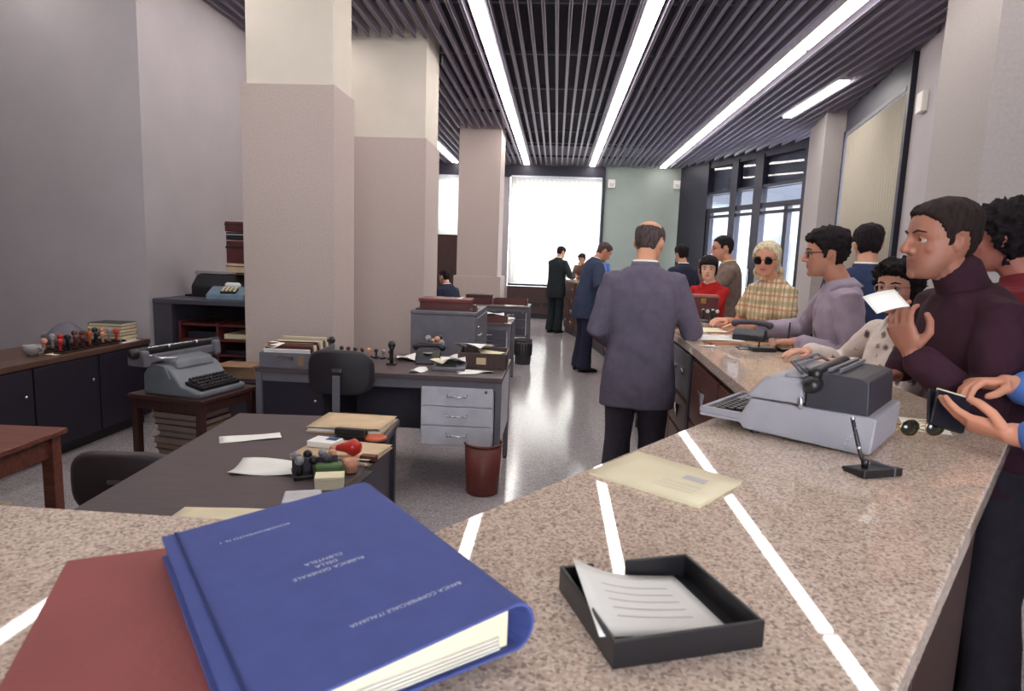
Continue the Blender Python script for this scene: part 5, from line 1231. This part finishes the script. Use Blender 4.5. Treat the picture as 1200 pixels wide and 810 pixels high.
GL_CLEAR = glass('spectacle_glass'); M_horn = mat('dark_horn_frame', (34, 24, 24), .3); M_sunl = mat('dark_sunglass_lens', (30, 22, 24), .1, spec=.8)
D = dict
person('balding man in a grey suit seen from behind at the counter', (.49, 3.60), -10, 1.755,
       {'R': D(wrist=(.80, 3.84, 1.155), pole=(.3, -.8, -.7), hand=(.25, 1, -.15), palm=(0, 0, -1)), 'L': D(wrist=(.34, 3.84, 1.05), pole=(-.35, -.8, -.6), hand=(.6, .8, 0), palm=(0, 0, -1))},
       D(top='suit', top_mat=C_grey, leg_mat=C_greytr), 'bald', H_grey, lean=3, head=(-14, 20, 0), voxel=.006, face=False, skin=(206, 146, 116), seed=1)
person('grey-haired man in a dark blue suit leaning over the counter, hem of his jacket flaring', (.42, 8.75), -72, 1.80,
       {'R': D(wrist=(.80, 8.55, 1.16), pole=(.5, -.4, -.8)), 'L': D(wrist=(.82, 8.95, 1.16), pole=(-.5, -.4, -.8))},
       D(top='suit', top_mat=C_blue, leg_mat=C_navy), 'short', H_grey, lean=13, head=(0, 34, 0), voxel=.009, skin=(190, 128, 100), seed=2)
person('dark-haired man in a dark suit standing at the far end before the bright blind', (.02, 13.2), -38, 1.78,
       {'R': D(wrist=(.36, 13.30, 1.16), pole=(.6, -.4, -.7)), 'L': D(wrist=(.18, 13.62, 1.16), pole=(-.5, -.4, -.8))},
       D(top='suit', top_mat=C_darksuit, leg_mat=C_darksuit), 'short', H_black, lean=4, head=(-5, 20, 0), voxel=.01, face=False, seed=3)
person('woman in a brown dress with a hand at her chin beyond the far counter end', (.62, 15.0), 158, 1.66,
       {'R': D(wrist=(.54, 14.75, 1.38), pole=(.5, .2, -1), hand=(.1, 0, 1), palm=(0, 1, 0), curl=.6), 'L': D(wrist=(.50, 14.72, 1.12), pole=(-.6, -.3, -.6), hand=(-1, 0, .1), palm=(0, 1, 0))},
       D(top='knit', top_mat=C_tan, leg_mat=C_tan, skirt=True), 'bob', H_dark, lean=4, head=(0, 10, 0), female=True, voxel=.01, seed=4)
person('dark-haired man in a blue shirt half hidden behind the blue-suited clerk', (.98, 14.6), 170, 1.76, None, D(top='shirt', top_mat=C_dkblue, leg_mat=C_dk), 'full', H_dark, head=(0, 8, 0), voxel=.01, seed=5)
person('dark-haired customer whose head shows right of the balding clerk', (1.68, 8.7), 30, 1.755, None, D(top='suit', top_mat=C_navy, leg_mat=C_navy), 'full', H_black, head=(-10, 5, 0), voxel=.01, face=False, seed=6)
person('girl in a red top with dark cropped hair looking toward us', (1.43, 5.95), 140, 1.60,
       {'R': D(wrist=(1.16, 5.80, 1.14), pole=(.6, -.4, -.5), hand=(-.6, -.8, 0), palm=(0, 0, -1)), 'L': D(wrist=(1.14, 5.58, 1.14), pole=(-.6, -.4, -.5), hand=(-1, -.1, 0), palm=(0, 0, -1))},
       D(top='shirt', top_mat=C_red, leg_mat=C_dk, sl=(.058, .05, .042)), 'bob', H_black, lean=8, head=(22, 6, 0), female=True, voxel=.007, skin=(222, 176, 152), seed=7)
person('man in a brown tweed jacket and spectacles raising a hand to his mouth', (1.72, 6.55), 80, 1.80,
       {'L': D(wrist=(1.42, 6.38, 1.47), pole=(-.3, -.3, -1), hand=(-.15, .1, 1), palm=(1, .2, 0), curl=.7), 'R': D(wrist=(1.45, 6.65, 1.18), pole=(.5, -.5, -.8), hand=(0, -1, .1), palm=(1, 0, 0))},
       D(top='suit', top_mat=C_brown, leg_mat=C_brown, shirt=C_yel, tie=C_dkblue), 'short', H_black, lean=2, head=(4, 6, 0), voxel=.008, skin=(206, 146, 120), glasses=('thin', M_horn, GL_CLEAR), seed=8)
person('blonde woman in sunglasses and a plaid short-sleeved shirt leaning on the counter', (1.49, 4.42), 112, 1.69,
       {'L': D(wrist=(1.21, 4.12, 1.145), pole=(-.5, -.8, -.5), hand=(-.9, .35, 0), palm=(0, 0, -1), curl=.2), 'R': D(wrist=(1.17, 4.42, 1.145), pole=(.6, -.5, -.5), hand=(-.8, -.35, 0.05), palm=(0, .2, -1), curl=.35)},
       D(top='shirt', top_mat=C_plaid, leg_mat=C_dk, sleeve=.31, sl=(.066, .066, .05)), 'long', H_blonde, lean=7, head=(34, 8, 0), female=True, voxel=.006, skin=(214, 152, 124), glasses=('sun', M_horn, M_sunl), seed=9)
person('dark-haired man in a lilac shirt and spectacles leaning on the counter, in profile', (1.49, 3.33), 78, 1.72,
       {'L': D(wrist=(1.20, 3.24, 1.15), pole=(-.2, -1, -.9), hand=(-.9, .35, -.05), palm=(0, 0, -1), curl=.75), 'R': D(wrist=(1.16, 3.74, 1.16), pole=(.7, -.3, -.6), hand=(-.9, .3, 0), palm=(0, 0, -1))},
       D(top='shirt', top_mat=C_lilac, leg_mat=C_dk, sl=(.07, .06, .05)), 'afro', H_black, lean=8, head=(-4, 5, 0), voxel=.0055, skin=(190, 132, 108), glasses=('thick', M_horn, GL_CLEAR), seed=10, belly=.01)
person('man in a blue jacket with his back to us behind the lilac-shirted man', (1.97, 4.25), -25, 1.80, None, D(top='suit', top_mat=C_bluej, leg_mat=C_navy), 'full', H_black, head=(10, 2, 0), voxel=.01, face=False, seed=11)
person('woman with dark curly hair, spectacles and a floral blouse behind the raised white slip', (1.46, 2.70), 102, 1.565,
       {'L': D(wrist=(1.17, 2.62, 1.15), pole=(-.5, -.6, -.7), hand=(-1, .2, 0), palm=(0, 0, -1)), 'R': D(wrist=(1.14, 2.92, 1.15), pole=(.6, -.5, -.5), hand=(-1, -.3, 0), palm=(0, 0, -1))},
       D(top='shirt', top_mat=C_floral, leg_mat=C_dk, collar_mat=C_white, sl=(.07, .062, .05)), 'curly', H_black, lean=6, head=(26, 2, 0), female=True, voxel=.006, skin=(206, 150, 126), glasses=('thin', M_chrome, GL_CLEAR), seed=12)
tn, tAR, tMh, ths = person('dark-haired man in a dark turtleneck holding a white slip before his face, in profile', (1.43, 2.09), 90, 1.775,
       {'L': D(wrist=(1.045, 1.92, 1.285), pole=(-.2, -.5, -1.0), hand=(-.45, .1, .9), palm=(.55, .35, .25), curl=(.55, .5, .55, .6), thumb=.7), 'R': D(wrist=(1.24, 2.36, 1.15), pole=(.8, -.3, -.5), hand=(-.95, .1, -.05), palm=(0, 0, -1), curl=.4)},
       D(top='knit', top_mat=C_plum, leg_mat=C_dk, roll=True), 'swept', H_dark, lean=18, head=(0, 2, 0), voxel=.0045, skin=(160, 104, 84), seed=13)
wp, wAR, wMh, whs = person('person in a blue shirt at the right edge, only hands and black wallet showing', (1.47, 1.42), 84, 1.76,
       {'L': D(wrist=(1.085, 1.535, 1.15), pole=(-.5, -.2, -1), hand=(-.75, .62, .12), palm=(.25, .45, .85), curl=(.25, .25, .3, .35), thumb=.5), 'R': D(wrist=(1.235, 1.80, 1.225), pole=(.6, -.2, -.8), hand=(-.95, -.05, .02), palm=(-.2, -.25, -.95), curl=(.55, .55, .6, .6), thumb=.6)},
       D(top='shirt', top_mat=C_sky, leg_mat=C_dk, sl=(.068, .058, .046), sleeve=.93), 'short', H_dark, lean=8, head=(0, 22, 0), voxel=.004, skin=(204, 140, 112), seed=14)
person('dark-haired person in a maroon sweater at the right edge behind the turtleneck man', (1.74, 2.46), 50, 1.775, None, D(top='knit', top_mat=C_maroon, leg_mat=C_dk), 'curly', H_black, lean=5, head=(0, 5, 0), voxel=.008, skin=(170, 104, 88), seed=15)
person('seated clerk in a dark suit at the desk behind the filing cabinet', (-1.72, 10.35), 50, 1.74, None, D(top='suit', top_mat=C_navy, leg_mat=C_navy), 'short', H_black, lean=6, head=(0, 8, 0), voxel=.01, seat=True, face=False, seed=16)
c_ = swivel('dark swivel chair under the seated clerk', (-1.72, 10.35, 0), math.radians(50) + PI, .66, .4, .26)
# things held
t = tag(part('paper_slip', MB().sheet(6, 4, lambda u, v: (.10 * (u - .5), .075 * (v - .5), .006 * math.sin(3 * u)), th=.0008), M_paper, None, True), 'folded white slip held up by the man in the turtleneck', 'paper')
t.location = (.965, 1.94, 1.43); t.rotation_euler = (math.radians(38), math.radians(-14), math.radians(8))
wl = thing('wallet', 'black leather wallet open in two hands at the right edge', 'wallet', (1.025, 1.70, 1.165), .35)
M_wal = mat('black_leather', (30, 26, 34), .4, bump=.3)
part('back_leaf', MB().bb(-.055, .055, -.004, .004, -.05, .045), M_wal, wl, bevel=.002); part('front_leaf', MB().box((0, -.016, -.004), (.108, .006, .09), rx=.22), M_wal, wl, bevel=.002); part('banknote_edge', MB().box((.01, -.007, .045), (.09, .004, .012), rx=.1), M_cream, wl)
wl.rotation_euler = (-.35, .25, .25)
